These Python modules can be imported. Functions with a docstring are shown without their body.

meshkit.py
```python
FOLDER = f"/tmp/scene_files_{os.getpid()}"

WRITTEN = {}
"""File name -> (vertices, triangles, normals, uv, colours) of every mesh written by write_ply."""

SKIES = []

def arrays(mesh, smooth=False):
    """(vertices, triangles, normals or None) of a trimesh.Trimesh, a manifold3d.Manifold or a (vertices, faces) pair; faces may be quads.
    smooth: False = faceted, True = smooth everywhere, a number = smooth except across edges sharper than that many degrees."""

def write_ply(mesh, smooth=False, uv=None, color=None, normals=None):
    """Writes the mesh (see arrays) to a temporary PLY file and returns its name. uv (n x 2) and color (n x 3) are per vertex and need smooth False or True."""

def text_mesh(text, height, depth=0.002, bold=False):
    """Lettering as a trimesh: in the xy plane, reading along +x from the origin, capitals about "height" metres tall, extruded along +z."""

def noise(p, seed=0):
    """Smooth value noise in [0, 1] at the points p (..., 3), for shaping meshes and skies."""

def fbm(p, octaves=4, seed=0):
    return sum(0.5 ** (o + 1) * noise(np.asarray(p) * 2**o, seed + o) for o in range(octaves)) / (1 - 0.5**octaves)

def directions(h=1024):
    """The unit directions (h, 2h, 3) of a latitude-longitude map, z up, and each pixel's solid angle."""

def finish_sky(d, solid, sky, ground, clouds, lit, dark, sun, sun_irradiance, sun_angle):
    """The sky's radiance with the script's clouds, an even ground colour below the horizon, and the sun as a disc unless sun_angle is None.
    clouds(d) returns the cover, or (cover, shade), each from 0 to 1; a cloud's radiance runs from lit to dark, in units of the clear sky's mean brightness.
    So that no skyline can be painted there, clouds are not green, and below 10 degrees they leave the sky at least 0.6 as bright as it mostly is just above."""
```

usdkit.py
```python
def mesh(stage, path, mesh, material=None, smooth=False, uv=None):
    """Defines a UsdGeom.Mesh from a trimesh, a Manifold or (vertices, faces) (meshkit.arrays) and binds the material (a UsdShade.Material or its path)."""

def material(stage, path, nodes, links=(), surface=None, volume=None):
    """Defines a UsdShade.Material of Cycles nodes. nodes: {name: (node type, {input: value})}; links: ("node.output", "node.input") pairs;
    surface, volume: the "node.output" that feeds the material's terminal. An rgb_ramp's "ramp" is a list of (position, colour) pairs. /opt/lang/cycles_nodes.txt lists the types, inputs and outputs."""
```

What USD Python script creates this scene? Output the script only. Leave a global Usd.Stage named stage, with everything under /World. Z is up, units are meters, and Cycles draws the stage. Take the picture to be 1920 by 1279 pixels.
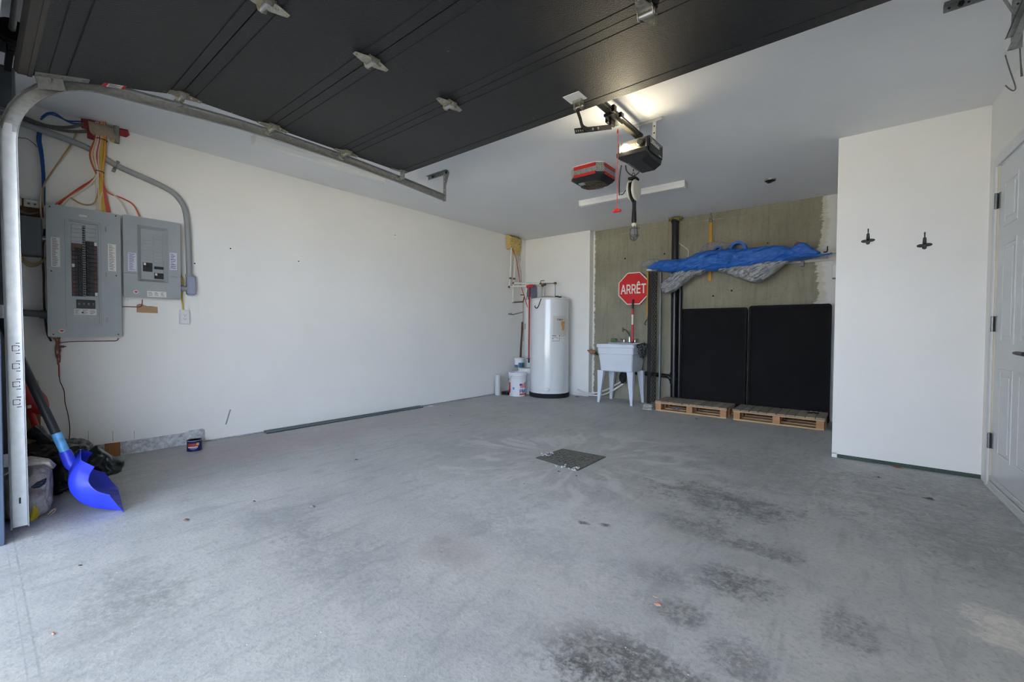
import math, random
import numpy as np, trimesh, usdkit, meshkit
from pxr import Usd, UsdGeom, UsdLux, UsdShade, Gf, Sdf, Vt
from shapely.geometry import Polygon, Point, box as sbox
from shapely import affinity

stage = Usd.Stage.CreateInMemory()
UsdGeom.SetStageUpAxis(stage, 'Z'); UsdGeom.SetStageMetersPerUnit(stage, 1.0)
UsdGeom.Xform.Define(stage, '/World'); UsdGeom.Scope.Define(stage, '/World/Looks')
rng = np.random.default_rng(7)

# ---------------------------------------------------------------- camera, sky, sun, exposure
F_PX, YAW, PITCH, ROLL = 818.76, 0.68008, -0.02263, 0.00614
EYE = np.array([4.6223, 0.0, 1.02])
def _axes():
    f = np.array([-math.sin(YAW)*math.cos(PITCH), math.cos(YAW)*math.cos(PITCH), math.sin(PITCH)])
    r = np.array([math.cos(YAW), math.sin(YAW), 0.0]); u = np.cross(r, f)
    c, s = math.cos(ROLL), math.sin(ROLL)
    return c*r + s*u, -s*r + c*u, f
R_, U_, F_ = _axes()
cam = UsdGeom.Camera.Define(stage, '/World/camera')
m = np.eye(4); m[0, :3], m[1, :3], m[2, :3], m[3, :3] = R_, U_, -F_, EYE
cam.AddTransformOp().Set(Gf.Matrix4d(*m.ravel().tolist()))
cam.CreateHorizontalApertureAttr(36.0); cam.CreateVerticalApertureAttr(36.0*1279/1920)
cam.CreateFocalLengthAttr(F_PX*36/1920); cam.CreateFStopAttr(0.0)
cam.CreateClippingRangeAttr(Gf.Vec2f(0.02, 1000))
cam.CreateExposureAttr(1.64)

sky = UsdLux.DomeLight.Define(stage, '/World/sky')
sky.CreateIntensityAttr(1.0); sky.CreateColorAttr(Gf.Vec3f(0.68, 0.83, 1.10))
sun = UsdLux.DistantLight.Define(stage, '/World/sun')           # behind the house: lights the drive outside, never the garage floor
sun.CreateIntensityAttr(8.8); sun.CreateNormalizeAttr(True); sun.CreateAngleAttr(0.53); sun.CreateColorAttr(Gf.Vec3f(1.0, 0.93, 0.80))
sun.AddRotateXYZOp().Set(Gf.Vec3f(-38, 8, 0))

def at(px, py, ax, v):
    """The point of the axis-aligned plane (coordinate ax = v) that a pixel of the photograph looks at."""
    d = F_ + (px - 960)/F_PX*R_ - (py - 639.5)/F_PX*U_
    return EYE + (v - EYE[ax])/d[ax]*d
def at_plane(px, py, p0, n):
    d = F_ + (px - 960)/F_PX*R_ - (py - 639.5)/F_PX*U_
    p0, n = np.asarray(p0, float), np.asarray(n, float)
    return EYE + ((p0 - EYE) @ n)/(d @ n)*d

# ---------------------------------------------------------------- materials
def lin(c):
    c = np.asarray(c, float)/255
    return np.where(c <= .04045, c/12.92, ((c + .055)/1.055)**2.4)
MATS = {}
def pm(name, col, rough=.5, metal=0.0, var=.06, scale=6.0, bump=0.0, bscale=60.0, stretch=(1, 1, 1), detail=4.0, **kw):
    """A principled material whose colour wanders a little with procedural noise (col in sRGB 0-255)."""
    if name in MATS: return MATS[name]
    b = lin(col)
    n = {'g': ('geometry', {}), 'mp': ('mapping', {'mapping_type': 'point', 'scale': stretch}),
         'n': ('noise_texture', {'scale': scale, 'detail': detail, 'roughness': .6}),
         'r': ('rgb_ramp', {'ramp': [(.3, b*(1 - var)), (.7, np.minimum(b*(1 + var), 1))]}),
         'p': ('principled_bsdf', {'roughness': rough, 'metallic': float(metal), **kw})}
    l = [('g.position', 'mp.vector'), ('mp.vector', 'n.vector'), ('n.fac', 'r.fac'), ('r.color', 'p.base_color')]
    if bump:
        n['bn'] = ('noise_texture', {'scale': bscale, 'detail': 3.0}); n['b'] = ('bump', {'strength': bump, 'distance': .01})
        l += [('mp.vector', 'bn.vector'), ('bn.fac', 'b.height'), ('b.normal', 'p.normal')]
    MATS[name] = usdkit.material(stage, '/World/Looks/' + name, n, l, surface='p.BSDF')
    return MATS[name]

class Graph:
    def __init__(s): s.n, s.l, s.k = {}, [], 0
    def add(s, kind, ins=None, **links):
        s.k += 1; nm = f'n{s.k}'; s.n[nm] = (kind, ins or {})
        for sock, src in links.items():
            if src is not None: s.l.append((src, f'{nm}.{sock}'))
        return nm
    def math(s, op, a, b=None, v2=None, clamp=False):
        ins = {'math_type': op, 'use_clamp': clamp}
        if v2 is not None: ins['value2'] = float(v2)
        return s.add('math', ins, value1=a, value2=b) + '.value'
    def ramp(s, fac, stops): return s.add('rgb_ramp', {'ramp': stops}, fac=fac) + '.color'
    def noise(s, vec, scale, detail=4., rough=.55, dist=0.):
        return s.add('noise_texture', {'scale': scale, 'detail': detail, 'roughness': rough, 'distortion': dist}, vector=vec) + '.fac'
    def mix(s, fac, a, col, kind='mix'):
        ins = {'mix_type': kind}
        if not isinstance(col, str): ins['color2'] = col
        return s.add('mix', ins, fac=fac, color1=a, color2=col if isinstance(col, str) else None) + '.color'
    def mapr(s, v, a, b, c, d, t='smoothstep'):
        return s.add('map_range', {'range_type': t, 'from_min': float(a), 'from_max': float(b), 'to_min': float(c), 'to_max': float(d), 'clamp': True}, value=v) + '.result'
    def blob(s, pos, nz, cx, cy, rx, ry, rot=0., ragged=1.0, lo=.45, hi=1.05, cz=0., rz=1.):
        mp = s.add('mapping', {'mapping_type': 'texture', 'location': (cx, cy, cz), 'rotation': (0, 0, rot), 'scale': (rx, ry, rz)}, vector=pos) + '.vector'
        ln = s.add('vector_math', {'math_type': 'length'}, vector1=mp) + '.value'
        q = s.math('multiply_add', nz); s.n[q.split('.')[0]][1].update({'value2': float(ragged), 'value3': -.5*ragged})
        return s.mapr(s.math('add', ln, q), lo, hi, 1, 0)
    def done(s, name, col, rough=.5, normal=None, **kw):
        ins = dict(kw)
        if not isinstance(rough, str): ins['roughness'] = rough
        p = s.add('principled_bsdf', ins, base_color=col, roughness=rough if isinstance(rough, str) else None, normal=normal)
        MATS[name] = usdkit.material(stage, '/World/Looks/' + name, s.n, s.l, surface=p + '.BSDF')
        return MATS[name]

# ---------------------------------------------------------------- scene helpers
COUNT, LOC = {}, {}
def _path(parent, name):
    k = COUNT.get((parent, name), 0); COUNT[(parent, name)] = k + 1
    return f'{parent}/{name}' + (f'_{k:03d}' if k else '')
def tag(path, label=None, cat=None, group=None, kind=None):
    pr = stage.GetPrimAtPath(path)
    for k, v in (('label', label), ('category', cat), ('group', group), ('kind', kind)):
        if v: pr.SetCustomDataByKey(k, v)
def clean(mesh):
    m = trimesh.Trimesh(mesh.vertices.copy(), mesh.faces.copy(), process=False)
    m.update_faces(m.area_faces > 1e-12); m.remove_unreferenced_vertices(); return m
def thing(name, label, cat, loc, group=None, kind=None):
    p = _path('/World', name); x = UsdGeom.Xform.Define(stage, p)
    loc = np.asarray(loc, float); x.AddTranslateOp().Set(Gf.Vec3d(*loc.tolist())); LOC[p] = loc
    tag(p, label, cat, group, kind); return p
def part(name, mesh, mat, parent, label=None, smooth=30, kind=None):
    """One Mesh under a thing (part) or under a part (sub-part); vertices are given in world space."""
    p = _path(parent, name); root = '/'.join(p.split('/')[:3])
    mesh = mesh.m() if isinstance(mesh, MB) else mesh
    mesh = clean(mesh); mesh.apply_translation(-LOC[root])
    usdkit.mesh(stage, p, mesh, mat, smooth=smooth)
    tag(p, label, kind=kind); return p
def solo(name, mesh, mat, label, cat, group=None, kind=None, smooth=30):
    """A thing that is one mesh, its origin at its base."""
    mesh = clean(mesh.m() if isinstance(mesh, MB) else mesh)
    b = mesh.bounds; loc = np.array([*(b.mean(0)[:2]), b[0, 2]])
    p = _path('/World', name); LOC[p] = loc; mesh.apply_translation(-loc)
    usdkit.mesh(stage, p, mesh, mat, smooth=smooth).AddTranslateOp().Set(Gf.Vec3d(*loc.tolist()))
    tag(p, label, cat, group, kind); return p
def struct(name, mesh, mat, label, parent=None, smooth=30):
    if parent: return part(name, mesh, mat, parent, smooth=smooth)
    p = _path('/World', name); LOC[p] = np.zeros(3)
    usdkit.mesh(stage, p, mesh.m() if isinstance(mesh, MB) else mesh, mat, smooth=smooth)
    tag(p, label, name.split('_')[0], kind='structure'); return p

def _unit(v):
    v = np.asarray(v, float); return v/max(np.linalg.norm(v), 1e-12)
def basis(right, up):
    r = _unit(right); u = np.asarray(up, float); u = _unit(u - (u @ r)*r)
    return r, u, np.cross(r, u)
def spline(pts, n=8):
    P = np.asarray(pts, float)
    if len(P) < 3: return P
    Q = np.vstack([2*P[0] - P[1], P, 2*P[-1] - P[-2]]); out = []
    for i in range(1, len(Q) - 2):
        a, b, c, d = Q[i-1:i+3]
        for t in np.linspace(0, 1, n, endpoint=False):
            out.append(.5*((2*b) + (-a + c)*t + (2*a - 5*b + 4*c - d)*t*t + (-a + 3*b - 3*c + d)*t**3))
    return np.vstack([out, P[-1]])
class MB:
    """Collects shapes (world space) into one mesh."""
    def __init__(s): s.p = []
    def m(s): return trimesh.util.concatenate(s.p) if len(s.p) > 1 else s.p[0]
    def add(s, mesh): s.p.append(mesh); return s
    def box(s, lo, hi, c=0.0, M=None):
        lo, hi = np.minimum(lo, hi).astype(float), np.maximum(lo, hi).astype(float)
        if c <= 0:
            b = trimesh.creation.box(hi - lo); b.apply_translation((lo + hi)/2)
        else:
            c = min(c, *(0.45*(hi - lo))); V = []
            for k in np.ndindex(2, 2, 2):
                q = np.where(k, hi, lo); sg = np.where(k, -1, 1)
                for a in range(3):
                    w = q + sg*c; w[a] = q[a]; V.append(w)
            b = trimesh.convex.convex_hull(np.array(V))
        if M is not None: b.apply_transform(M)
        s.p.append(b); return s
    def bar(s, p0, p1, w, t, side=(0, 0, 1)):
        """A flat bar from p0 to p1, w wide along 'side' and t thick."""
        p0, p1 = np.asarray(p0, float), np.asarray(p1, float); r, u, n = basis(p1 - p0, side)
        b = trimesh.creation.box([np.linalg.norm(p1 - p0), w, t]); M = np.eye(4)
        M[:3, 0], M[:3, 1], M[:3, 2], M[:3, 3] = r, u, n, (p0 + p1)/2
        b.apply_transform(M); s.p.append(b); return s
    def tube(s, pts, r, sides=8, smooth=0):
        P = spline(pts, smooth) if smooth else np.asarray(pts, float)
        rr = np.broadcast_to(np.asarray(r, float), (len(P),)) if np.ndim(r) == 0 or len(np.atleast_1d(r)) == len(P) else np.interp(np.linspace(0, 1, len(P)), np.linspace(0, 1, len(r)), r)
        t = np.gradient(P, axis=0); t /= np.linalg.norm(t, axis=1, keepdims=True) + 1e-12
        a = np.cross(t[0], [0, 0, 1.0] if abs(t[0][2]) < .9 else [1.0, 0, 0]); a = _unit(a); ring = []
        for i in range(len(P)):
            a = _unit(a - (a @ t[i])*t[i]); b = np.cross(t[i], a); g = np.arange(sides)*2*np.pi/sides
            ring.append(P[i] + rr[i]*(np.cos(g)[:, None]*a + np.sin(g)[:, None]*b))
        V = np.vstack(ring + [P[:1], P[-1:]]); Fc = []; N = len(P)
        for i in range(N - 1):
            for j in range(sides):
                k = (j + 1) % sides; q = i*sides
                Fc += [[q + j, q + k, q + sides + k], [q + j, q + sides + k, q + sides + j]]
        for j in range(sides):
            k = (j + 1) % sides
            Fc += [[N*sides, k, j], [N*sides + 1, (N-1)*sides + j, (N-1)*sides + k]]
        s.p.append(trimesh.Trimesh(V, Fc, process=False)); return s
    def cyl(s, p0, p1, r, sides=20): return s.tube([p0, p1], r, sides)
    def lathe(s, prof, origin, axis=(0, 0, 1), sides=28):
        """Profile [(radius, height)] turned round an axis through origin."""
        pr = np.asarray(prof, float); g = np.arange(sides)*2*np.pi/sides; V, Fc = [], []
        for r, h in pr: V.append(np.c_[r*np.cos(g), r*np.sin(g), np.full(sides, h)])
        for i in range(len(pr) - 1):
            for j in range(sides):
                k = (j + 1) % sides; q = i*sides
                Fc += [[q + j, q + k, q + sides + k], [q + j, q + sides + k, q + sides + j]]
        V = np.vstack(V); n = len(V); V = np.vstack([V, [[0, 0, pr[0, 1]], [0, 0, pr[-1, 1]]]])
        for j in range(sides):
            k = (j + 1) % sides; Fc += [[n, k, j], [n + 1, (len(pr)-1)*sides + j, (len(pr)-1)*sides + k]]
        b = trimesh.Trimesh(V, Fc, process=False)
        b.apply_transform(trimesh.geometry.align_vectors([0, 0, 1], _unit(axis))); b.apply_translation(origin)
        s.p.append(b); return s
    def prism(s, poly, origin, right, up, depth):
        """A 2-D outline in the plane (right, up) at origin, extruded by depth along right x up."""
        poly = poly if hasattr(poly, 'exterior') or hasattr(poly, 'geoms') else Polygon(poly)
        r, u, n = basis(right, up); M = np.eye(4); M[:3, 0], M[:3, 1], M[:3, 2], M[:3, 3] = r, u, n, origin
        for g in getattr(poly, 'geoms', [poly]):
            if g.area <= 0: continue
            b = trimesh.creation.extrude_polygon(g, abs(depth), engine='earcut')
            if depth < 0: b.apply_translation([0, 0, depth])
            b.apply_transform(M); s.p.append(b)
        return s
    def text(s, txt, origin, right, up, height, width=None, depth=.0012, bold=False, bend=None):
        b = meshkit.text_mesh(txt, height, depth, bold); b.apply_translation([-b.bounds[0, 0], 0, 0])
        if width: b.apply_scale([width/b.bounds[1, 0], 1, 1])
        if bend:                                   # wrap round a vertical cylinder (centre, radius, start angle)
            c, rad, a0 = bend; V = b.vertices.copy(); a = a0 + V[:, 0]/rad; q = rad + V[:, 2]
            b.vertices = np.c_[c[0] + q*np.cos(a), c[1] + q*np.sin(a), origin[2] + V[:, 1]]
        else:
            r, u, n = basis(right, up); M = np.eye(4); M[:3, 0], M[:3, 1], M[:3, 2], M[:3, 3] = r, u, n, origin
            b.apply_transform(M)
        s.p.append(b); return s
    def ball(s, c, r, sub=2, scale=(1, 1, 1)):
        b = trimesh.creation.icosphere(sub, 1.0); b.apply_scale(np.asarray(scale, float)*r); b.apply_translation(c); s.p.append(b); return s
def rrect(w, h, r): return sbox(-w/2 + r, -h/2 + r, w/2 - r, h/2 - r).buffer(r, 4)
def inflate(poly, origin, right, up, thick, res=.02, wrinkle=.01, seed=0, back=.4, freq=14.0, power=.5, stretch=(1, 1), turn=0.):
    """A cushion-like closed sheet over a 2-D outline: front bulges by thick, back by back*thick, with folds."""
    poly = Polygon(poly) if not hasattr(poly, 'exterior') else poly
    line = poly.exterior; n = max(int(line.length/res), 12)
    edge = np.array([line.interpolate(i/n, normalized=True).coords[0] for i in range(n)])
    x0, y0, x1, y1 = poly.bounds; gx, gy = np.meshgrid(np.arange(x0, x1, res), np.arange(y0, y1, res))
    inner = poly.buffer(-res*.6)
    import shapely
    g = np.c_[gx.ravel(), gy.ravel()]; g = g[shapely.contains_xy(inner, g[:, 0], g[:, 1])]
    P2 = np.vstack([edge, g]); from scipy.spatial import Delaunay
    T = Delaunay(P2).simplices; c = P2[T].mean(1); T = T[shapely.contains_xy(poly, c[:, 0], c[:, 1])]
    e1, e2 = P2[T[:, 1]] - P2[T[:, 0]], P2[T[:, 2]] - P2[T[:, 0]]; fl = e1[:, 0]*e2[:, 1] - e1[:, 1]*e2[:, 0] < 0
    T[fl] = T[fl][:, ::-1]
    d = np.array([line.distance(Point(q)) for q in P2]); d[:n] = 0
    k = np.clip(d/(d.max() + 1e-9), 0, 1)**power
    ct, st = math.cos(turn), math.sin(turn)
    q3 = np.c_[(P2 @ np.array([[ct, -st], [st, ct]]))*np.asarray(stretch)*freq, np.full(len(P2), seed*3.7)]
    w = (1 - np.abs(2*meshkit.fbm(q3, 3, seed) - 1)*2)*wrinkle*np.minimum(k*2, 1)
    h1, h2 = k*thick + w, -k*thick*back
    r, u, nn = basis(right, up); o = np.asarray(origin, float)
    A = o + P2[:, :1]*r + P2[:, 1:]*u; Vf, Vb = A + h1[:, None]*nn, A + h2[:, None]*nn
    N = len(P2); idx = np.arange(N); bi = np.where(np.arange(N) < n, idx, idx + N)
    return trimesh.Trimesh(np.vstack([Vf, Vb]), np.vstack([T, bi[T][:, ::-1]]), process=False)

# ---------------------------------------------------------------- the garage itself
H, YB, YC, YK, XR, XB, XK, SL = 2.5993, 6.0772, 6.1932, 4.4460, 5.2731, 1.2589, 4.4254, 0.05025
YF = 0.08                                            # inner face of the wall the big door is in

# floor: poured concrete, dust, tyre stains
g = Graph(); pos = g.add('geometry') + '.position'
nA, nB, nC = g.noise(pos, 1.3, 6, .6), g.noise(pos, 7, 6, .65), g.noise(pos, 55, 4, .7)
mpw = g.add('mapping', {'mapping_type': 'point', 'scale': (9, 2.2, 1), 'rotation': (0, 0, .5)}, vector=pos) + '.vector'
nS = g.noise(mpw, 1.6, 6, .6, .6)
col = g.ramp(nA, [(.3, lin((146, 149, 150))), (.7, lin((167, 168, 166)))])
col = g.mix(g.mapr(nB, .42, .72, 0, .55), col, lin((174, 174, 171)))
col = g.mix(g.mapr(nS, .5, .68, 0, .38), col, lin((122, 125, 126)))
col = g.mix(g.mapr(nC, .46, .7, 0, .5), col, lin((122, 124, 124)))
nG = g.math('add', g.math('multiply', g.noise(pos, 6, 9, .75, .4), v2=.55), g.math('multiply', g.noise(pos, 34, 6, .7), v2=.45))
def FL(px, py): return at(px, py, 2, 0)
POR = g.mapr(g.math('add', g.math('multiply', g.noise(pos, 16, 8, .75, .5), v2=.6), g.math('multiply', g.noise(pos, 60, 4, .7), v2=.4)), .40, .57, .25, 1.0)
def stain(col, px, py, rx, ry, c, k, rot=0., ragged=4.2, lo=.35, hi=1.15):
    q = FL(px, py); b = g.math('multiply', g.blob(pos, nG, q[0], q[1], rx*1.15, ry*1.15, rot, ragged, lo, hi), POR)
    return g.mix(g.math('multiply', b, v2=min(k*1.15, 1.0)), col, lin(np.asarray(c)*(.9 if max(c) < 135 else 1)))
for a in ((1335, 935, .42, .24, (92, 95, 96), .75), (1300, 985, .22, .16, (92, 95, 96), .6), (1430, 1030, .16, .09, (88, 91, 92), .6),
          (1370, 1090, .17, .12, (88, 91, 92), .75), (1230, 1075, .15, .1, (96, 99, 100), .6), (1280, 1150, .1, .08, (84, 87, 88), .6),
          (1130, 1235, .2, .17, (84, 84, 82), .9), (1230, 1265, .25, .1, (92, 93, 92), .7), (1590, 1180, .09, .12, (96, 98, 98), .6), (1380, 1230, .09, .1, (92, 95, 96), .55),
          (845, 1035, .18, .12, (120, 106, 100), .55), (1760, 950, .5, .9, (124, 126, 126), .6), (1450, 880, .6, .7, (122, 124, 124), .45),
          (1100, 1000, .5, .42, (176, 178, 178), .5), (940, 930, .7, .35, (182, 184, 184), .55), (960, 1080, .5, .25, (176, 175, 172), .5),
          (620, 1040, .35, .2, (128, 132, 134), .45), (250, 1110, .22, .14, (122, 126, 126), .5), (520, 975, .28, .16, (126, 130, 134), .45),
          (520, 832, .45, .9, (156, 138, 146), .6), (760, 785, .4, 1.0, (158, 146, 150), .5), (235, 1175, .3, .2, (130, 133, 133), .35),
          (1870, 1170, .1, .11, (196, 192, 184), .85), (1900, 1210, .12, .05, (196, 192, 184), .7), (1460, 818, .3, .05, (166, 166, 162), .5),
          (1010, 1050, .05, .02, (120, 118, 112), .0), (1095, 980, .035, .02, (92, 92, 90), .85), (1135, 985, .035, .02, (94, 92, 86), .8),
          (1340, 640, .01, .01, (80, 80, 80), .0), (1820, 1030, .25, .3, (132, 134, 134), .4)):
    if a[5] > 0: col = stain(col, *a)
# worn line where the door seal meets the floor
sy_ = g.add('separate_xyz', {}, vector=pos) + '.y'
for y_, w_, k_ in ((.112, .004, .5), (.088, .003, .35)):
    d_ = g.math('absolute', g.math('subtract', g.math('add', sy_, g.math('multiply', nG, v2=.004)), v2=y_ + .002))
    col = g.mix(g.math('multiply', g.mapr(d_, w_*.5, w_, k_, 0), g.mapr(nB, .4, .6, .3, 1)), col, lin((108, 112, 114)))
# dust swept outwards from the drain
dxy = g.add('separate_xyz', {}, vector=g.add('vector_math', {'math_type': 'subtract', 'vector2': (2.80, 3.02, 0)}, vector1=pos) + '.vector')
rad_ = g.add('vector_math', {'math_type': 'length'}, vector1=g.add('vector_math', {'math_type': 'subtract', 'vector2': (2.80, 3.02, 0)}, vector1=pos) + '.vector') + '.value'
ang_ = g.math('arctan2', dxy + '.y', dxy + '.x')
pol = g.add('combine_xyz', {}, x=g.math('multiply', ang_, v2=2.6), y=g.math('multiply', rad_, v2=1.6)) + '.vector'
ray_ = g.math('multiply', g.mapr(g.noise(pol, 1.6, 5, .6, .5), .46, .62, 0, 1), g.math('multiply', g.mapr(rad_, .2, .45, 0, 1), g.mapr(rad_, .7, 1.5, 1, 0)))
col = g.mix(g.math('multiply', ray_, v2=.6), col, lin((186, 188, 187)))
spk = g.add('voronoi_texture', {'scale': 38.0, 'randomness': 1.0}, vector=pos) + '.distance'
col = g.mix(g.math('multiply', g.mapr(spk, .05, .085, .55, 0), g.mapr(nB, .45, .6, 0, 1)), col, lin((205, 206, 202)))
col = g.mix(g.add('value', {'value': 1.0}) + '.value', col, (1.42, 1.41, 1.39), 'multiply')
bm = g.add('bump', {'strength': .35, 'distance': .004}, height=nC) + '.normal'
FLOOR = g.done('concrete_floor', col, g.mapr(nB, .3, .7, .5, .72), bm)
struct('floor', MB().box((-.35, -.17, -.15), (5.8, 6.5, 0)), FLOOR, 'bare grey concrete garage floor with dust and dark tyre stains')

# painted plasterboard
def paint(name, c, mark=(120, 118, 112), amt=.35, rough=.62):
    g = Graph(); pos = g.add('geometry') + '.position'
    n1, n2 = g.noise(pos, 1.1, 5, .6), g.noise(pos, 24, 3, .6)
    b = lin(c); col = g.ramp(n1, [(.3, b*.965), (.7, np.minimum(b*1.02, 1))])
    mp = g.add('mapping', {'mapping_type': 'point', 'scale': (3, 3, 9)}, vector=pos) + '.vector'
    sc = g.math('multiply', g.mapr(g.noise(mp, 2.2, 8, .75, 1.5), .66, .76, 0, amt), g.mapr(g.noise(pos, 1.7, 2), .5, .62, 0, 1))
    col = g.mix(sc, col, lin(mark))
    bm = g.add('bump', {'strength': .08, 'distance': .003}, height=n2) + '.normal'
    return g.done(name, col, rough, bm)
WHITE = paint('white_wall_paint', (240, 239, 233)); CEIL = paint('ceiling_paint', (236, 237, 237), amt=.12, rough=.75)
TRIM = pm('white_trim_paint', (222, 224, 222), .38, var=.02)
BARE = pm('footing_concrete', (196, 198, 200), .85, var=.4, scale=34, bump=.8, bscale=70, detail=8)
DRY = pm('torn_board_core', (168, 156, 132), .9, var=.15, scale=20)

# left wall: plasterboard with the low cut-out that shows the footing
pl = Polygon([(YF - .25, .118), (.50, .122), (.73, .113), (1.16, .112), (1.20, .125), (1.29, .128), (1.31, .112), (1.312, .014), (3.0, .012), (YB + .1, .014), (YB + .1, H), (YF - .25, H)])
wl = struct('wall_left', MB().prism(pl, (0, 0, 0), (0, 1, 0), (0, 0, 1), -.016), WHITE, 'long white painted left wall of the garage')
struct('footing', MB().box((-.2, YF - .25, -.05), (-.018, YB + .1, H)), BARE, '', wl)
struct('wood_block', MB().box((-.02, .645, .0), (-.004, .735, .114), .002), pm('raw_wood_block', (152, 104, 62), .8, var=.2, scale=14, stretch=(1, 6, 1)), '', wl)
pc = at(256, 572, 0, 0), at(296, 587, 0, 0)
struct('torn_paper_patch', MB().prism([(pc[0][1], pc[1][2]), (pc[1][1], pc[1][2] - .002), (pc[1][1] - .002, pc[0][2] - .01), (pc[1][1] - .05, pc[0][2] - .004), (pc[0][1] + .07, pc[0][2] - .006), (pc[0][1] + .02, pc[0][2] + .012), (pc[0][1], pc[0][2])],
       (.0002, 0, 0), (0, 1, 0), (0, 0, 1), .0016), pm('torn_kraft_paper', (178, 146, 112), .9, var=.1, scale=40), '', wl)

# back wall: plastered nib on the left, bare concrete in the middle, paint overrun on the right
struct('wall_back_nib', MB().box((-.05, YB, 0), (XB, YB + .3, H), .003), WHITE, 'narrow white plastered part of the back wall behind the water heater')
g = Graph(); pos = g.add('geometry') + '.position'
mpv = g.add('mapping', {'mapping_type': 'point', 'scale': (9, 1, .9)}, vector=pos) + '.vector'
n1, n2, n3 = g.noise(mpv, 2.4, 7, .65, .4), g.noise(pos, 1.6, 5, .6), g.noise(pos, 40, 5, .7)
col = g.ramp(n2, [(.3, lin((132, 128, 108))), (.7, lin((158, 154, 134)))])
col = g.mix(g.mapr(n1, .40, .75, 0, .45), col, lin((112, 108, 90)))
col = g.mix(g.mapr(n3, .5, .72, 0, .35), col, lin((100, 96, 80)))
sep = g.add('separate_xyz', {}, vector=pos)
zz, xx = sep + '.z', sep + '.x'
mpt = g.add('mapping', {'mapping_type': 'point', 'scale': (1.5, 1, 4)}, vector=pos) + '.vector'
edge = g.math('add', xx, g.math('multiply', g.math('subtract', g.noise(mpt, 1.3, 9, .72, .6), v2=.5), v2=.34))
edge = g.math('add', edge, g.math('multiply', zz, v2=-.045))
col = g.mix(g.mapr(edge, 4.085, 4.10, 0, 1, 'linear'), col, lin((206, 202, 184)))
col = g.mix(g.mapr(edge, 4.13, 4.17, 0, 1), col, lin((222, 222, 216)))
edl = g.math('add', xx, g.math('multiply', g.math('subtract', g.noise(mpt, 2.6, 7, .75), v2=.5), v2=-.12))
col = g.mix(g.mapr(edl, 1.275, 1.30, 1, 0), col, lin((226, 224, 214)))
bm = g.add('bump', {'strength': .5, 'distance': .006}, height=n3) + '.normal'
CONC = g.done('cast_concrete_wall', col, .85, bm)
wb = struct('wall_back', MB().box((XB - .05, YC, 0), (XK + .15, YC + .25, H)), CONC, 'bare cast concrete back wall with formwork marks')
SEAM = pm('formwork_ridge', (160, 156, 140), .9, var=.2, scale=30)
for k, (a, b) in enumerate((((1118, 447), (1256, 424)), ((1290, 418), (1400, 404)))):
    struct('form_ridge', MB().tube([at(*a, 1, YC), at((a[0]+b[0])/2, (a[1]+b[1])/2 - .5, 1, YC), at(*b, 1, YC)], .006, 5), SEAM, '', wb)
for px, a, b in ((1176, 440, 640), (1340, 405, 470), (1440, 385, 560), (1253, 425, 560)):
    q = at(px, (a + b)/2, 1, YC); z0, z1 = at(px, b, 1, YC)[2], at(px, a, 1, YC)[2]
    struct('form_seam', MB().box((q[0] - .003, YC - .0025, z0), (q[0] + .003, YC + .01, z1)), pm('formwork_seam', (132, 127, 110), .9, var=.2, scale=25), '', wb)
HOLE = pm('dark_hole', (38, 36, 32), .9)
for q in ((1172, 485), (1246, 476), (1372, 545), (1440, 456), (1337, 555)):
    q = at(*q, 1, YC); struct('tie_hole', MB().cyl((q[0], YC - .002, q[2]), (q[0], YC + .01, q[2]), .012, 10), HOLE, '', wb)

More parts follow.
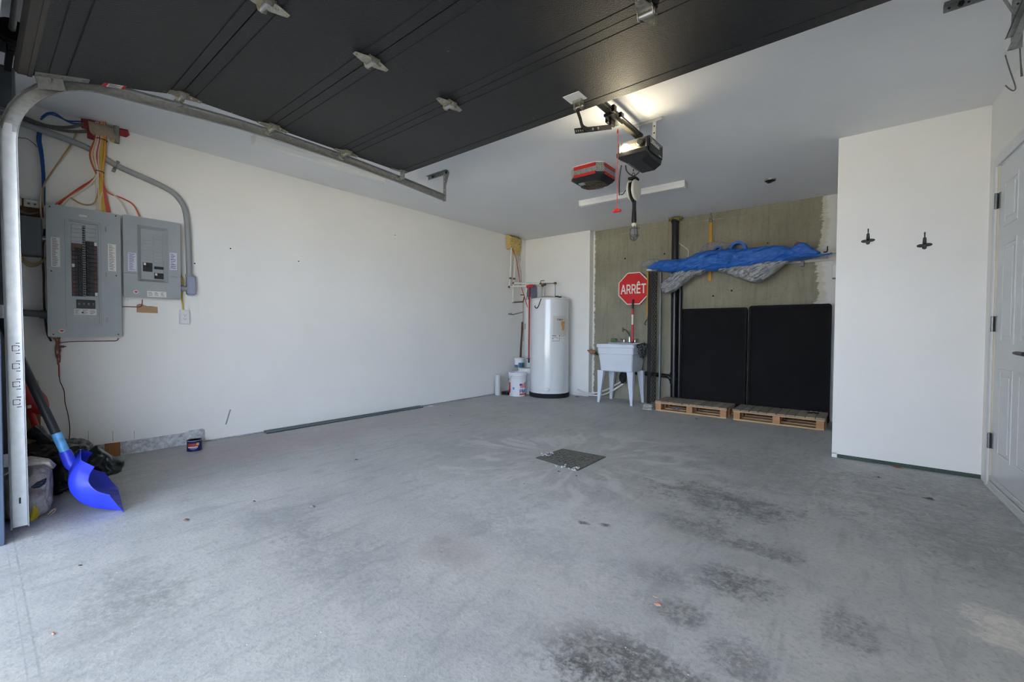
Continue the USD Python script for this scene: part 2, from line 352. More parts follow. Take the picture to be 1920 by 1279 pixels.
# closet block on the right
ck = struct('wall_closet', MB().box((XK, YK, .030), (XR + .12, YK + .014, H)).box((XK, YK + .002, .0), (XK + .014, YC + .02, H)).box((XK, YK, .0), (XK + .035, YK + .014, .035)), WHITE, 'white wall jutting out beside the side door, with two black hooks')
struct('sill_plate', MB().box((XK + .03, YK + .004, 0), (XR + .1, YK + .09, .03)), pm('treated_sill', (66, 82, 72), .8, var=.2, scale=20), '', ck)
struct('ceiling', MB().box((-.2, YF - .25, H), (5.9, 6.45, H + .2)), CEIL, 'flat grey-white painted ceiling')

# right wall (turned a little), with the doorway; local frame: a = along the wall towards the front, b = into the room
ang = math.atan(SL); ca, sa = math.cos(ang), math.sin(ang)
RA, RN = np.array([sa, -ca, 0]), np.array([-ca, -sa, 0]); RO = np.array([XR, YK, 0])
MR = np.eye(4); MR[:3, 0], MR[:3, 1], MR[:3, 2], MR[:3, 3] = RA, -RN, (0, 0, 1), RO     # box coordinates (a, -b, z)
def rp(a, b, z): return RO + a*RA + b*RN + np.array([0, 0, z])
def atR(px, py, b=0.):
    q = at_plane(px, py, RO + b*RN, RN); return (q - RO) @ RA, q[2]
D0, DZ = atR(1865.5, 600)[0], atR(1866, 322)[1]; DW = .83
struct('wall_right', MB().box((-.1, 0, 0), (D0 - .03, .14, H), 0, MR).box((D0 - .03, 0, DZ + .03), (D0 + DW + .03, .14, H), 0, MR).box((D0 + DW + .03, 0, 0), (4.75, .14, H), 0, MR), WHITE, 'white painted right wall with the side door')
t1 = struct('trim_1', MB().box((D0 - .075, -.014, 0), (D0 - .012, .0, DZ + .012), .004, MR).box((D0 + DW + .012, -.014, 0), (D0 + DW + .075, .0, DZ + .075), .004, MR), TRIM, 'white casing up the sides of the side door')
struct('trim_2', MB().box((D0 - .075, -.014, DZ + .012), (D0 + DW + .075, .0, DZ + .078), .004, MR), TRIM, 'white casing over the side door')
struct('trim_5', MB().box((D0 - .004, .001, DZ + .006), (D0 + DW + .03, .12, DZ + .03), .002, MR), TRIM, 'white head jamb above the side door')
struct('trim_3', MB().box((D0 - .03, -.004, 0), (D0 - .004, .12, DZ + .03), .002, MR), pm('cream_jamb_paint', (214, 206, 184), .5, var=.05), 'cream door jamb behind the casing of the side door')
d1 = _path('/World', 'door_1'); UsdGeom.Xform.Define(stage, d1); LOC[d1] = np.zeros(3); tag(d1, 'white six-panel side door at the right edge', 'door', kind='structure')
DP = pm('white_door_paint', (216, 220, 220), .36, var=.02)
slab = MB().box((D0, .004, .012), (D0 + DW, .045, DZ), .002, MR)
part('slab', slab, DP, d1)
for c0, c1 in ((.115, .365), (.465, .715)):
    for z0, z1 in ((.24, .80), (.96, 1.60), (1.70, DZ - .12)):
        fr = sbox(c0, z0, c1, z1).difference(sbox(c0 + .022, z0 + .022, c1 - .022, z1 - .022))
        mbp = MB(); ringp = trimesh.creation.extrude_polygon(fr, .0045, engine='earcut')
        V = ringp.vertices; ringp.vertices = np.array([rp(D0 + v[0], -.004 + v[2], v[1]) for v in V]); mbp.add(ringp)
        mbp.box((D0 + c0 + .045, -.003, z0 + .045), (D0 + c1 - .045, .006, z1 - .045), .006, MR)
        part('door_panel', mbp, DP, d1)
ALU = pm('brushed_aluminium', (176, 178, 178), .45, .8, var=.05, scale=30)
part('door_sweep', MB().box((D0, -.012, .012), (D0 + DW, .004, .05), .003, MR).box((D0, -.02, 0.004), (D0 + DW, .004, .022), .003, MR).box((D0, -.007, .055), (D0 + DW, .004, .085), .003, MR), pm('white_door_sweep', (205, 208, 206), .4), d1)
HNG = pm('steel_hinge', (128, 130, 128), .38, .9, var=.08, scale=40)
for py in (388, 608, 826):
    z = atR(1858, py)[1]; h = MB()
    h.box((D0 - .028, -.006, z - .05), (D0 - .003, .004, z + .05), .001, MR).box((D0 + .002, -.002, z - .05), (D0 + .03, .006, z + .05), .001, MR)
    h.cyl(rp(D0 - .001, .011, z - .051), rp(D0 - .001, .011, z + .051), .0085, 12)
    for dz in (-.03, -.008, .012, .032): h.cyl(rp(D0 - .001, .011, z + dz), rp(D0 - .001, .011, z + dz + .003), .0098, 12)
    part('door_hinge', h, HNG, d1)
BLKM = pm('black_metal', (24, 24, 25), .4, .3, var=.1)
zl = atR(1910, 663, .06)[1]; al = atR(1900, 663, .06)[0]
part('door_handle', MB().tube([rp(al + .012, .06, zl), rp(al + .05, .058, zl), rp(al + .135, .052, zl - .002)], [.0075, .011, .012], 10).cyl(rp(al + .13, 0, zl), rp(al + .13, .05, zl), .013).cyl(rp(al + .13, -.004, zl), rp(al + .13, .01, zl), .032), BLKM, d1)
part('handle_tip', MB().tube([rp(al, .06, zl), rp(al + .013, .06, zl)], [.0055, .0065], 10), ALU, d1, 'silver tip of the lever handle')

# front wall round the big door opening (the camera stands in the opening)
OX0, OX1, OZ = 1.475, 5.02, 2.16
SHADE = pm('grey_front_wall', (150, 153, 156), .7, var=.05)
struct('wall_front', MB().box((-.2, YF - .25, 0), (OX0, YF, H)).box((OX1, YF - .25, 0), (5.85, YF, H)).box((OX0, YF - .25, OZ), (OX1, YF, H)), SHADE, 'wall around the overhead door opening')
struct('trim_4', MB().box((OX0 - .0, YF - .12, 0), (OX0 + .025, YF + .004, 1.0), .003), pm('slate_jamb_seal', (72, 86, 106), .6, var=.1), 'blue-grey rubber-edged jamb of the overhead door at the left edge')
# outside: the drive and the ground beyond
DRIVE = pm('asphalt_drive', (150, 146, 138), .9, var=.12, scale=3, bump=.3)
struct('ground', MB().box((-40, -60, -.3), (46, -.17, -.02)), DRIVE, 'pale drive outside the garage')
struct('roof', MB().box((-1.5, -2.6, 2.72), (7.5, 7.0, 2.95)), pm('soffit', (200, 198, 192), .7), 'floor of the storey above, standing out over the drive')

struct('wall_wing', MB().box((-3.0, -9.0, -.02), (.9, YF - .25, 5.2)), pm('wing_brick', (140, 128, 118), .85, var=.15, scale=4), 'house wing standing to the left of the drive')

# ---------------------------------------------------------------- metals and common materials
GALV = pm('galvanised_steel', (150, 152, 150), .42, .75, var=.18, scale=45, bump=.08)
GALVL = pm('galvanised_track', (196, 200, 202), .45, .55, var=.08, scale=25)
ZINC = pm('zinc_hinge', (170, 166, 150), .36, .8, var=.2, scale=60)
BLACKP = pm('black_plastic', (26, 27, 28), .45, var=.15)
RUBBER = pm('black_rubber', (22, 22, 22), .75, var=.2)
WPLAS = pm('white_plastic', (226, 227, 224), .4, var=.03)
PAPER = pm('white_label_paper', (224, 222, 216), .7, var=.04, scale=30)
INK = pm('black_ink', (34, 34, 36), .7)
REDINK = pm('red_ink', (196, 40, 42), .6, var=.1)

# ---------------------------------------------------------------- overhead door, open under the ceiling
DOORM = pm('black_embossed_door', (19, 21, 24), .39, var=.2, scale=2.5, bump=.6, bscale=230, detail=8)
DX0, DX1, DZ0, DTH = 1.405, 5.075, 2.42, .045
JY = [.803, 1.316, 1.860, 2.450]
gd = thing('garage_door', 'black sectional overhead door hanging open below the ceiling', 'garage door', (DX0, JY[0], DZ0))
def section(s0, s1, grooves, fn):
    """Slab from s0 to s1 along the door with shallow grooves on its face; fn maps (s, depth) to (y, z)."""
    pts = [(s0, 0)]
    for gq in grooves: pts += [(gq - .0045, 0), (gq - .002, .004), (gq + .002, .004), (gq + .0045, 0)]
    pts += [(s1, 0), (s1, DTH), (s0, DTH)]
    q = [fn(*a) for a in pts]
    return MB().prism(Polygon(q), (DX0, 0, 0), (0, 1, 0), (0, 0, 1), DX1 - DX0)
flat = lambda s, d: (s, DZ0 + d)
B0, B1 = np.array([.803, 2.42]), np.array([.19, 2.262]); bt = (B1 - B0)/np.linalg.norm(B1 - B0); bn = np.array([bt[1], -bt[0]]); BL = float(np.linalg.norm(B1 - B0))
if bn[1] < 0: bn = -bn
curl = lambda s, d: tuple(B0 + bt*s + bn*d)
secs = [part('door_section', section(.003, BL, (.062, BL - .13, BL - .065), curl), DOORM, gd, smooth=False)]
for k in range(3):
    a, b = JY[k] + .0025, JY[k+1] - .0025*(k < 2)
    secs.append(part('door_section', section(a, b, (a + .06, b - (.06 if k < 2 else .075)), flat), DOORM, gd, smooth=False))
part('bottom_seal', MB().prism([curl(BL, -.004), curl(BL + .035, 0), curl(BL + .045, .02), curl(BL + .035, .05), curl(BL, .05)], (DX0, 0, 0), (0, 1, 0), (0, 0, 1), DX1 - DX0)
     .prism([curl(BL - .012, -.008), curl(BL + .004, -.008), curl(BL + .004, .0), curl(BL - .012, .0)], (DX0, 0, 0), (0, 1, 0), (0, 0, 1), DX1 - DX0), pm('brown_rubber_seal', (70, 64, 58), .6, var=.2, stretch=(1, 20, 20)), gd)
bN3, bP3 = np.array([0, -bn[0], -bn[1]]), np.array([DX0, B0[0], B0[1]])     # lower face of the tilted section
def hinge(x, y, edge):
    """Galvanised knuckle hinge lying across a joint; edge -1 / +1 carries a roller towards its track."""
    h = MB(); w, L, z = .034, .098, DZ0 - .0005
    zc = lambda q: z - .018*max(0, 1 - abs(q)/.05)
    for sg in (-1, 1):
        h.prism([(-w*1.0, 0), (w*1.0, 0), (w*1.0, .035), (.012, L), (-.012, L), (-w*1.0, .035)], (x, y, z - .012), (1, 0, 0), (0, sg, -.0), .0022 if sg < 0 else -.0022)
        h.prism([(-w, 0), (w, 0), (w, .014), (-w, .014)], (x - 0, y + sg*.03, z), (1, 0, 0), (0, 0, -1), .002)
        h.cyl((x, y + sg*.085, z - .012), (x, y + sg*.085, z - .021), .0065, 8)
    h.cyl((x + .008, y + .045, z - .013), (x + .008, y + .045, z - .022), .0075, 8)
    for sx in (-1, 1): h.prism(Polygon([(-.028, 0), (.028, 0), (.017, -.032), (-.017, -.032)]), (x + sx*w - .001, y, z - .003), (0, 1, 0), (0, 0, 1), .002)
    p = part('hinge', h, ZINC, gd, smooth=25)
    part('barrel', MB().cyl((x - w*1.05, y, z - .024), (x + w*1.05, y, z - .024), .0095, 14).cyl((x - w*1.15, y, z - .024), (x - w*1.05, y, z - .024), .012, 12).cyl((x + w*1.05, y, z - .024), (x + w*1.15, y, z - .024), .012, 12), ALU, p)
    if edge:
        part('roller', MB().cyl((x, y, z - .033), (x + edge*.075, y, z - .033), .005, 8).lathe([(.004, 0), (.0215, .002), (.0235, .008), (.0215, .014), (.004, .016)], (x + edge*.062, y, z - .033), (edge, 0, 0), 18), GALV, p)
TX0, TX1 = 1.374, 5.107
for y in JY[:3]:
    hinge(DX0 + .035, y, -1); hinge(2.612, y, 0); hinge(3.858, y, 0); hinge(DX1 - .035, y, 1)
for x, sg in ((DX0 + .03, -1), (DX1 - .03, 1)):     # end brackets with rollers
    tb = part('top_bracket', MB().box((x - .035, JY[3] - .085, DZ0 - .003), (x + .03, JY[3] - .015, DZ0)).box((x - .03, JY[3] - .055, DZ0 - .075), (x + .03, JY[3] - .052, DZ0)).box((x - .03, JY[3] - .085, DZ0 - .006), (x - .005, JY[3] - .16, DZ0)), GALV, gd)
    part('roller', MB().cyl((x, JY[3] - .05, DZ0 - .05), (x + sg*.07, JY[3] - .05, DZ0 - .05), .005, 8).lathe([(.004, 0), (.0215, .002), (.0235, .008), (.0215, .014), (.004, .016)], (x + sg*.056, JY[3] - .05, DZ0 - .05), (sg, 0, 0), 18), GALV, tb)
    c1 = lambda s, d: np.array([0, *curl(s, d)])
    bb = MB()
    a, b = c1(BL - .02, -.002), c1(BL - .22, -.002); bb.bar(a + [x, 0, 0], b + [x, 0, 0], .05, .004, (1, 0, 0))
    for k in range(5): q = c1(BL - .04 - .04*k, -.006); bb.cyl(q + [x + .008*(-1)**k, 0, 0], q + [x + .008*(-1)**k, 0, -.004], .006, 8)
    bb.bar(c1(BL - .02, -.03) + [x + sg*.02, 0, 0], c1(BL - .12, -.03) + [x + sg*.02, 0, 0], .06, .003, (0, 0, 1))
    bp = part('bottom_bracket', bb, GALV, gd)
    q = c1(BL - .07, -.02); part('roller', MB().cyl(q + [x, 0, 0], q + [x + sg*.08, 0, 0], .006, 8).lathe([(.004, 0), (.02, .002), (.022, .008), (.02, .014), (.004, .016)], q + [x + sg*.055, 0, 0], (sg, 0, 0), 18), GALV, bp)
# paper warning label at the lower left corner of the door
def onB(px, py, d=.0008): return at_plane(px, py, bP3 + bN3*d, bN3)
a, b, c = onB(193, 153), onB(236, 160), onB(190, 161)
lr, lu, ln = basis(b - a, a - c); w, hh = np.linalg.norm(b - a), .052
lab = part('warning_label', MB().prism([(0, 0), (w, 0), (w, hh), (0, hh)], c, lr, lu, .0006), PAPER, gd, 'white paper label with red ends')
part('label_band', MB().prism([(0, 0), (.018, 0), (.018, hh), (0, hh)], c + ln*.0006, lr, lu, .0004).prism([(w - .014, 0), (w, 0), (w, hh), (w - .014, hh)], c + ln*.0006, lr, lu, .0004), REDINK, lab, 'red end of the label')
pr = MB()
for k in range(6): pr.prism([(.026, .006 + k*.0075), (w - .022 - .01*(k % 3), .006 + k*.0075), (w - .022 - .01*(k % 3), .0085 + k*.0075), (.026, .0085 + k*.0075)], c + ln*.0006, lr, lu, .0003)
part('print', pr, INK, lab, kind='stuff')
SCUFF = pm('pale_scuff', (150, 152, 152), .8, var=.2)
for px, py, L in ((435, 211, .03), (840, 96, .02), (704, 207, .006), (1000, 222, .02)):
    q = at(px, py, 2, DZ0 - .0004); part('scuff', MB().box((q[0] - L*.35, q[1] - .002, q[2]), (q[0] + L*.35, q[1] + .002, q[2] + .0003)), SCUFF, gd)

# ---------------------------------------------------------------- the two door tracks
def track(sg, x, label, loc_word):
    """Galvanised roller track: upright, quarter bend, run under the ceiling, its brackets and hanger."""
    t = thing('door_track', label, 'door track', (x, .137, 0))
    P = [(.137, .03), (.130, 1.0), (.122, 1.93)]
    for k in range(1, 13):
        q = math.pi/2*k/12; P.append((.122 + .385*(1 - math.cos(q)), 1.93 + .400*math.sin(q)))
    P += [(.8, 2.353), (1.1, 2.373), (1.4, 2.383), (1.9, 2.380), (2.4, 2.360), (2.955, 2.325)]
    P = np.array(P); T = np.gradient(P, axis=0); T /= np.linalg.norm(T, axis=1, keepdims=True); N = np.c_[-T[:, 1], T[:, 0]]   # to the outside of the bend
    # C-section: web on the wall side, lips towards the door
    prof = [(-.030, .012), (-.028, -.010), (-.022, -.014), (-.008, -.015), (.010, -.015), (.024, -.014), (.030, -.010), (.032, .014), (.027, .018)]
    inn = [(a*.93 + .0003, b + .0022 if -.028 < a < .031 else b) for a, b in prof]
    ring = np.array(prof + inn[::-1])
    def sweep(i0, i1):
        V = []
        for p, n in zip(P[i0:i1], N[i0:i1]):
            V.append(np.c_[x + sg*ring[:, 1], p[0] + n[0]*ring[:, 0], p[1] + n[1]*ring[:, 0]])
        k, n = len(ring), len(V); Fc = []
        for i in range(n - 1):
            for j in range(k):
                a, b = i*k + j, i*k + (j + 1) % k; Fc += [[a, b, b + k], [a, b + k, a + k]]
        cap = trimesh.creation.triangulate_polygon(Polygon(ring), engine='earcut')[1]
        V = np.vstack(V); Fc = Fc + cap[:, ::-1].tolist() + (cap + (n-1)*k).tolist()
        mm = trimesh.Trimesh(V, Fc, process=False); mm.fix_normals(); return mm
    part('upright_rail', sweep(0, 4), GALVL, t)
    part('bend', sweep(3, 16), GALV, t)
    part('ceiling_rail', sweep(15, len(P)), GALV, t)
    wx = -sg                                       # towards the side wall
    face = x + sg*.0                               # print sits on the inner web
    for z in (.37, 1.10, 1.985):
        part('jamb_bracket', MB().box((x + wx*.012, YF, z - .032), (x + wx*.016, .137, z + .032)).box((x - .06 if sg > 0 else x - .01, YF, z - .03), (x + .012 if sg > 0 else x + .06, YF + .004, z + .03)), GALVL, t, smooth=False)
    # punched pattern of the upright
    for px0, zz in ((0, .92), (0, .832), (0, .742), (0, .653)):
        e = MB(); X0 = x - sg*.0126
        yy = .134
        for dy0, dz0, dy1, dz1 in ((-.012, .011, .012, .0135), (-.012, -.0135, .012, -.011), (-.0125, -.0135, -.010, .0135), (.010, -.0135, .0125, -.004), (.010, .004, .0125, .0135), (0.0, .023, .017, .0265), (-0.0, -.0265, .017, -.023)):
            e.box((X0, yy + dy0, zz + dz0), (X0 + sg*.0006, yy + dy1, zz + dz1))
        part('punch_mark', e, INK, t, smooth=False, kind='stuff')
    part('slot', MB().box((x - sg*.0126, .135, .145), (x - sg*.0120, .142, .175)), INK, t, smooth=False)
    # hanger: angle on the ceiling and strap down to the rail end
    hx0, hx1 = (1.10, 1.40) if sg > 0 else (4.885, 5.20)
    part('ceiling_angle', MB().box((hx0, 2.935, H - .003), (hx1, 2.972, H)).box((hx0, 2.969, H - .034), (hx1, 2.972, H)), GALV, t, smooth=False)
    for q in (.08, .28) if sg > 0 else (.06, .2): part('lag_screw', MB().cyl((hx0 + q, 2.968, H - .018), (hx0 + q, 2.955, H - .018), .012, 6), BLKM, t)
    hs = MB()
    for k in range(9): hs.cyl((hx0 + .02 + .033*k, 2.9684, H - .018), (hx0 + .02 + .033*k, 2.9676, H - .018), .0055, 8)
    part('punched_hole', hs, INK, t, kind='stuff')
    xs = x - sg*.018
    part('hanger_strap', MB().box((xs - .018, 2.962, 2.30), (xs + .018, 2.965, H - .005)).bar((xs, 2.958, 2.43), (xs + sg*.06, 2.958, H - .02), .026, .003, (0, 1, 0)), GALV, t, smooth=False)
    hs = MB()
    for k in range(6): hs.cyl((xs, 2.9615, 2.33 + .042*k), (xs, 2.9608, 2.33 + .042*k), .005, 8)
    part('punched_hole', hs, PAPER if sg > 0 else INK, t, kind='stuff')
    return t
track(1, TX0, 'galvanised curved door track standing at the left, with hanger to the ceiling', 'left')
track(-1, TX1, 'galvanised end of the second door track at the upper right corner', 'right')

# torsion shaft end and cable drum above the left corner
ts = thing('torsion_drum', 'black cable drum on its shaft above the curved track, upper left corner', 'cable drum', (1.33, YF, 2.45))
part('shaft', MB().cyl((1.24, .142, 2.47), (5.1, .142, 2.47), .0127, 14), GALV, ts)
part('drum', MB().lathe([(.0, 0), (.048, 0), (.055, .008), (.047, .014), (.047, .05), (.056, .056), (.05, .066), (.02, .07), (0, .07)], (1.31, .142, 2.47), (1, 0, 0), 30), BLKM, ts)
part('bearing_plate', MB().box((1.262, YF, 2.39), (1.266, .20, 2.52), .001).box((1.20, YF, 2.39), (1.266, YF + .004, 2.52)), GALV, ts)
pa = MB().box((1.06, .125, 2.385), (1.33, .129, 2.42)).box((1.06, .125, 2.383), (1.33, .15, 2.387))
part('perforated_angle', pa, BLKM, ts)
hs = MB()
for k in range(7): hs.cyl((1.09 + .036*k, .1292, 2.403), (1.09 + .036*k, .1298, 2.403), .008, 8)
part('punched_hole', hs, PAPER, ts, kind='stuff')

# ---------------------------------------------------------------- opener on the ceiling, its rail, arm and lamp
OPX, OY0, OY1, OZ0, OZ1 = 3.305, 2.965, 3.28, 2.25, 2.395
op = thing('garage_door_opener', 'black ceiling-hung garage door opener with a lit bulb, rail and bent arm', 'door opener', (OPX, 3.1, OZ0))
CHAR = pm('charcoal_housing', (44, 45, 46), .42, var=.1, bump=.05)
hw = .108
body = Polygon([(-hw, .085), (-hw, .16), (hw, .16), (hw, .085), (hw - .012, .03), (hw - .06, 0), (-hw + .06, 0), (-hw + .012, .03)])
part('housing', MB().prism(body, (OPX, OY0 + .06, OZ0), (1, 0, 0), (0, 0, 1), -(OY1 - OY0 - .06)), CHAR, op)
# light bay at the front: chin, cheeks, reflector plate
part('chin', trimesh.convex.convex_hull(np.array([[OPX + sx*w_, y, OZ0 + z] for sx in (-1, 1) for w_, y, z in ((hw, OY0 - .012, .058), (hw, OY0 + .062, .085), (hw, OY0 + .062, .03), (hw - .05, OY0 + .062, 0), (hw - .03, OY0 + .0, .018), (hw, OY0 - .012, .03))])), CHAR, op)
part('cheek', MB().box((OPX + hw - .014, OY0 + .022, OZ0 + .04), (OPX + hw, OY0 + .062, OZ1), .005), BLACKP, op)
part('cheek', MB().box((OPX - hw, OY0 + .02, OZ0 + .04), (OPX - hw + .012, OY0 + .062, OZ1), .005), BLACKP, op)
part('reflector_plate', MB().box((OPX - hw + .012, OY0 + .056, OZ0 + .05), (OPX + hw - .014, OY0 + .0605, OZ1 - .012)), pm('bare_steel_chassis', (70, 68, 60), .5, .5, var=.15, scale=30), op)
part('top_plate', MB().box((OPX - hw - .002, OY0 + .07, OZ1), (OPX + hw + .004, OY1 - .03, OZ1 + .006), .002), ALU, op)
part('motor_knob', MB().lathe([(0, 0), (.026, 0), (.026, .03), (.02, .036), (0, .036)], (OPX + .052, OY0 + .055, OZ1 - .03), (0, -1, 0)), BLACKP, op)
bq = np.array([OPX - .048, OY0 + .004, OZ0 + .088])
BULB = usdkit.material(stage, '/World/Looks/lit_bulb', {'e': ('emission', {'color': (1.0, .86, .60), 'strength': 65.0})}, [], surface='e.emission')
part('bulb', MB().ball(bq, .031, 3), BULB, op, 'glowing light bulb')
part('lamp_socket', MB().cyl(bq + [0, .028, 0], bq + [0, .056, 0], .016, 14), WPLAS, op)
side = OPX + hw
lm = part('side_panel', MB().box((side, OY0 + .055, OZ0 + .055), (side + .003, OY1 - .012, OZ1 - .012), .0012), BLACKP, op)
part('lettering', MB().text('LiftMaster', (side + .003, OY0 + .075, OZ0 + .112), (0, 1, 0), (0, 0, 1), .030, .17, .001, True).text('LiftMaster', (side + .003, OY1 - .085, OZ0 + .066), (0, 1, 0), (0, 0, 1), .008, .055, .0008, True), pm('silver_lettering', (206, 208, 206), .4), lm, 'silver lettering on the side')
RX = 3.265
part('rail', MB().box((RX - .017, 1.2, 2.472), (RX + .017, OY1 - .1, 2.51), .003), pm('dark_rail_steel', (92, 90, 80), .4, .7, var=.15, scale=20), op)
part('belt', MB().box((RX + .030, 1.2, 2.487), (RX + .036, OY1 - .1, 2.50)), BLKM, op)
part('belt_sprocket', MB().cyl((RX + .018, OY1 - .12, 2.494), (RX + .018, OY1 - .12, 2.36), .02, 16), BLKM, op)
pt = at(1150, 232, 0, RX); ty = pt[1]
tr = part('trolley', MB().box((RX - .028, ty - .09, 2.452), (RX + .028, ty + .09, 2.473), .004).box((RX - .045, ty - .035, 2.44), (RX - .026, ty + .02, 2.5), .004).box((RX + .026, ty - .09, 2.472), (RX + .05, ty - .05, 2.515), .004).box((RX + .026, ty + .02, 2.475), (RX + .05, ty + .06, 2.51), .004).box((RX - .01, ty - .05, 2.41), (RX + .01, ty + .01, 2.455), .003), BLKM, op)
A = lambda px, py: at(px, py, 0, RX)
part('straight_arm', MB().bar(A(1146, 238), A(1078, 246), .030, .004, (0, 0, 1)), BLKM, op)
hs = MB()
for px, py in ((1080, 246), (1084, 245.5), (1088, 245), (1092, 244.5)): q = A(px, py); hs.cyl(q + [.0021, 0, 0], q + [.0028, 0, 0], .005, 8)
part('punched_hole', hs, PAPER, op, kind='stuff')
ca_ = spline([A(1080, 205), A(1086, 222), A(1091, 238), A(1102, 243.5), A(1118, 242)], 6); arm = MB()
for a, b in zip(ca_[:-1], ca_[1:]): arm.bar(a + [.006, 0, 0], b + [.006, 0, 0] + (b - a)*.25, .028, .005, np.cross(b - a, [1, 0, 0]))
part('curved_arm', arm, BLKM, op)
for px, py in ((1108, 243), (1118, 241.5)): q = A(px, py); part('arm_bolt', MB().cyl(q + [.006, 0, 0], q + [.016, 0, 0], .008, 8), ALU, op)
q0, q1, q2 = at(1062, 182, 2, DZ0 - .001), at(1077, 175.5, 2, DZ0 - .001), at(1094, 188, 2, DZ0 - .001)
part('door_plate', MB().prism([(-.055, -.05), (.055, -.05), (.055, .05), (-.055, .05)], (q1 + at(1079, 190, 2, DZ0 - .001))/2, (1, 0, 0), (0, -1, 0), .003), PAPER, op, 'white plate screwed to the door', smooth=False)
cq = (q1 + at(1079, 190, 2, DZ0 - .001))/2 + [0, .02, 0]
part('arm_clevis', MB().box((cq[0] - .022, cq[1], DZ0 - .06), (cq[0] - .018, cq[1] + .045, DZ0 - .003), .001).box((cq[0] + .018, cq[1], DZ0 - .06), (cq[0] + .022, cq[1] + .045, DZ0 - .003), .001).cyl((cq[0] - .034, cq[1] + .025, DZ0 - .04), (cq[0] + .034, cq[1] + .025, DZ0 - .04), .007, 8).box((cq[0] - .03, cq[1], DZ0 - .02), (cq[0] + .03, cq[1] + .04, DZ0 - .003), .002), ZINC, op)
sb = MB().box((OPX - .07, OY1 - .08, OZ1 + .004), (OPX - .045, OY1 - .077, H)).box((OPX + .06, OY1 - .08, OZ1 + .004), (OPX + .085, OY1 - .077, H)).box((OPX - .12, OY1 - .085, H - .024), (OPX + .13, OY1 - .08, H)).box((OPX - .09, OY1 - .08, OZ1), (OPX + .1, OY1 - .05, OZ1 + .006))
part('hanging_strap', sb, ALU, op, smooth=False)
hs = MB()
for k in range(3): hs.cyl((OPX + .0725, OY1 - .0802, OZ1 + .05 + .05*k), (OPX + .0725, OY1 - .081, OZ1 + .05 + .05*k), .006, 8)
part('punched_hole', hs, INK, op, kind='stuff')
c0 = A(1158.5, 247); zb = at(1157, 391, 1, c0[1])[2]
REDP = pm('red_plastic', (196, 44, 40), .45, var=.1)
part('release_cord', MB().tube([c0 + [0, 0, .02], c0 + [.003, 0, -.02], [c0[0] + .001, c0[1], zb]], .0026, 6).ball(c0, .007, 1, (1, 1, 2.2)), pm('red_cord', (206, 84, 72), .8, var=.2, scale=80), op)
part('release_handle', MB().box((c0[0] - .03, c0[1] - .014, zb - .026), (c0[0] + .03, c0[1] + .014, zb - .006), .006).box((c0[0] - .012, c0[1] - .02, zb - .02), (c0[0] + .012, c0[1] + .02, zb), .005), REDP, op, 'red pull handle')

# ---------------------------------------------------------------- breaker panels on the left wall
GREYP = pm('grey_enamel', (164, 170, 171), .34, .15, var=.03, scale=8)
GREYD = pm('grey_enamel_dark', (98, 104, 106), .4, .1, var=.05)
BRKR = pm('breaker_black', (28, 27, 27), .45, var=.2, scale=40)
BROWN = pm('brown_breaker_tab', (92, 62, 54), .55, var=.25, scale=60)
def W(px, py, x): q = at(px, py, 0, x); return q[1], q[2]
def rect(px0, py0, px1, py1, x):
    a, b = W(px0, py0, x), W(px1, py1, x); return min(a[0], b[0]), max(a[0], b[0]), min(a[1], b[1]), max(a[1], b[1])
YR, ZU = (0, 1, 0), (0, 0, 1)
def frame(y0, y1, z0, z1, r, w):
    o = affinity.translate(rrect(y1 - y0, z1 - z0, r), (y0 + y1)/2, (z0 + z1)/2); return o.difference(affinity.translate(rrect(y1 - y0 - 2*w, z1 - z0 - 2*w, max(r - w*.5, .002)), (y0 + y1)/2, (z0 + z1)/2))
def sticker(parent, R, x, mat, rows=0, cols=1, name='label', ink=INK, lab=None):
    y0, y1, z0, z1 = R
    p = part(name, MB().box((x, y0, z0), (x + .0006, y1, z1)), mat, parent, lab, smooth=False)
    if rows:
        e = MB(); h = (z1 - z0)/(rows + 1)
        for k in range(rows):
            z = z1 - h*(k + .8)
            for c in range(cols):
                w = (y1 - y0)/cols; a = y0 + c*w + w*.12; e.box((x + .0006, a, z - h*.28), (x + .0009, a + w*(.35 + .4*rng.random()), z))
        part('print', e, ink, p, smooth=False, kind='stuff')
    return p
def leaf_badge(parent, px, py, x):
    y, z = W(px, py, x); p = part('badge', MB().prism(affinity.scale(Point(0, 0).buffer(.017, 12), 1.0, .82), (x, y, z), YR, ZU, .0006), PAPER, parent, 'white oval badge with a red leaf emblem')
    lf = Polygon([(-.012, .001), (-.009, .005), (-.006, .003), (-.004, .008), (0, .0065), (.004, .008), (.006, .003), (.009, .005), (.012, .001), (.008, -.003), (.003, -.003), (.002, -.009), (-.002, -.009), (-.003, -.003), (-.008, -.003)])
    part('emblem', MB().prism(lf, (x + .0006, y, z), YR, ZU, .0004), REDINK, p)

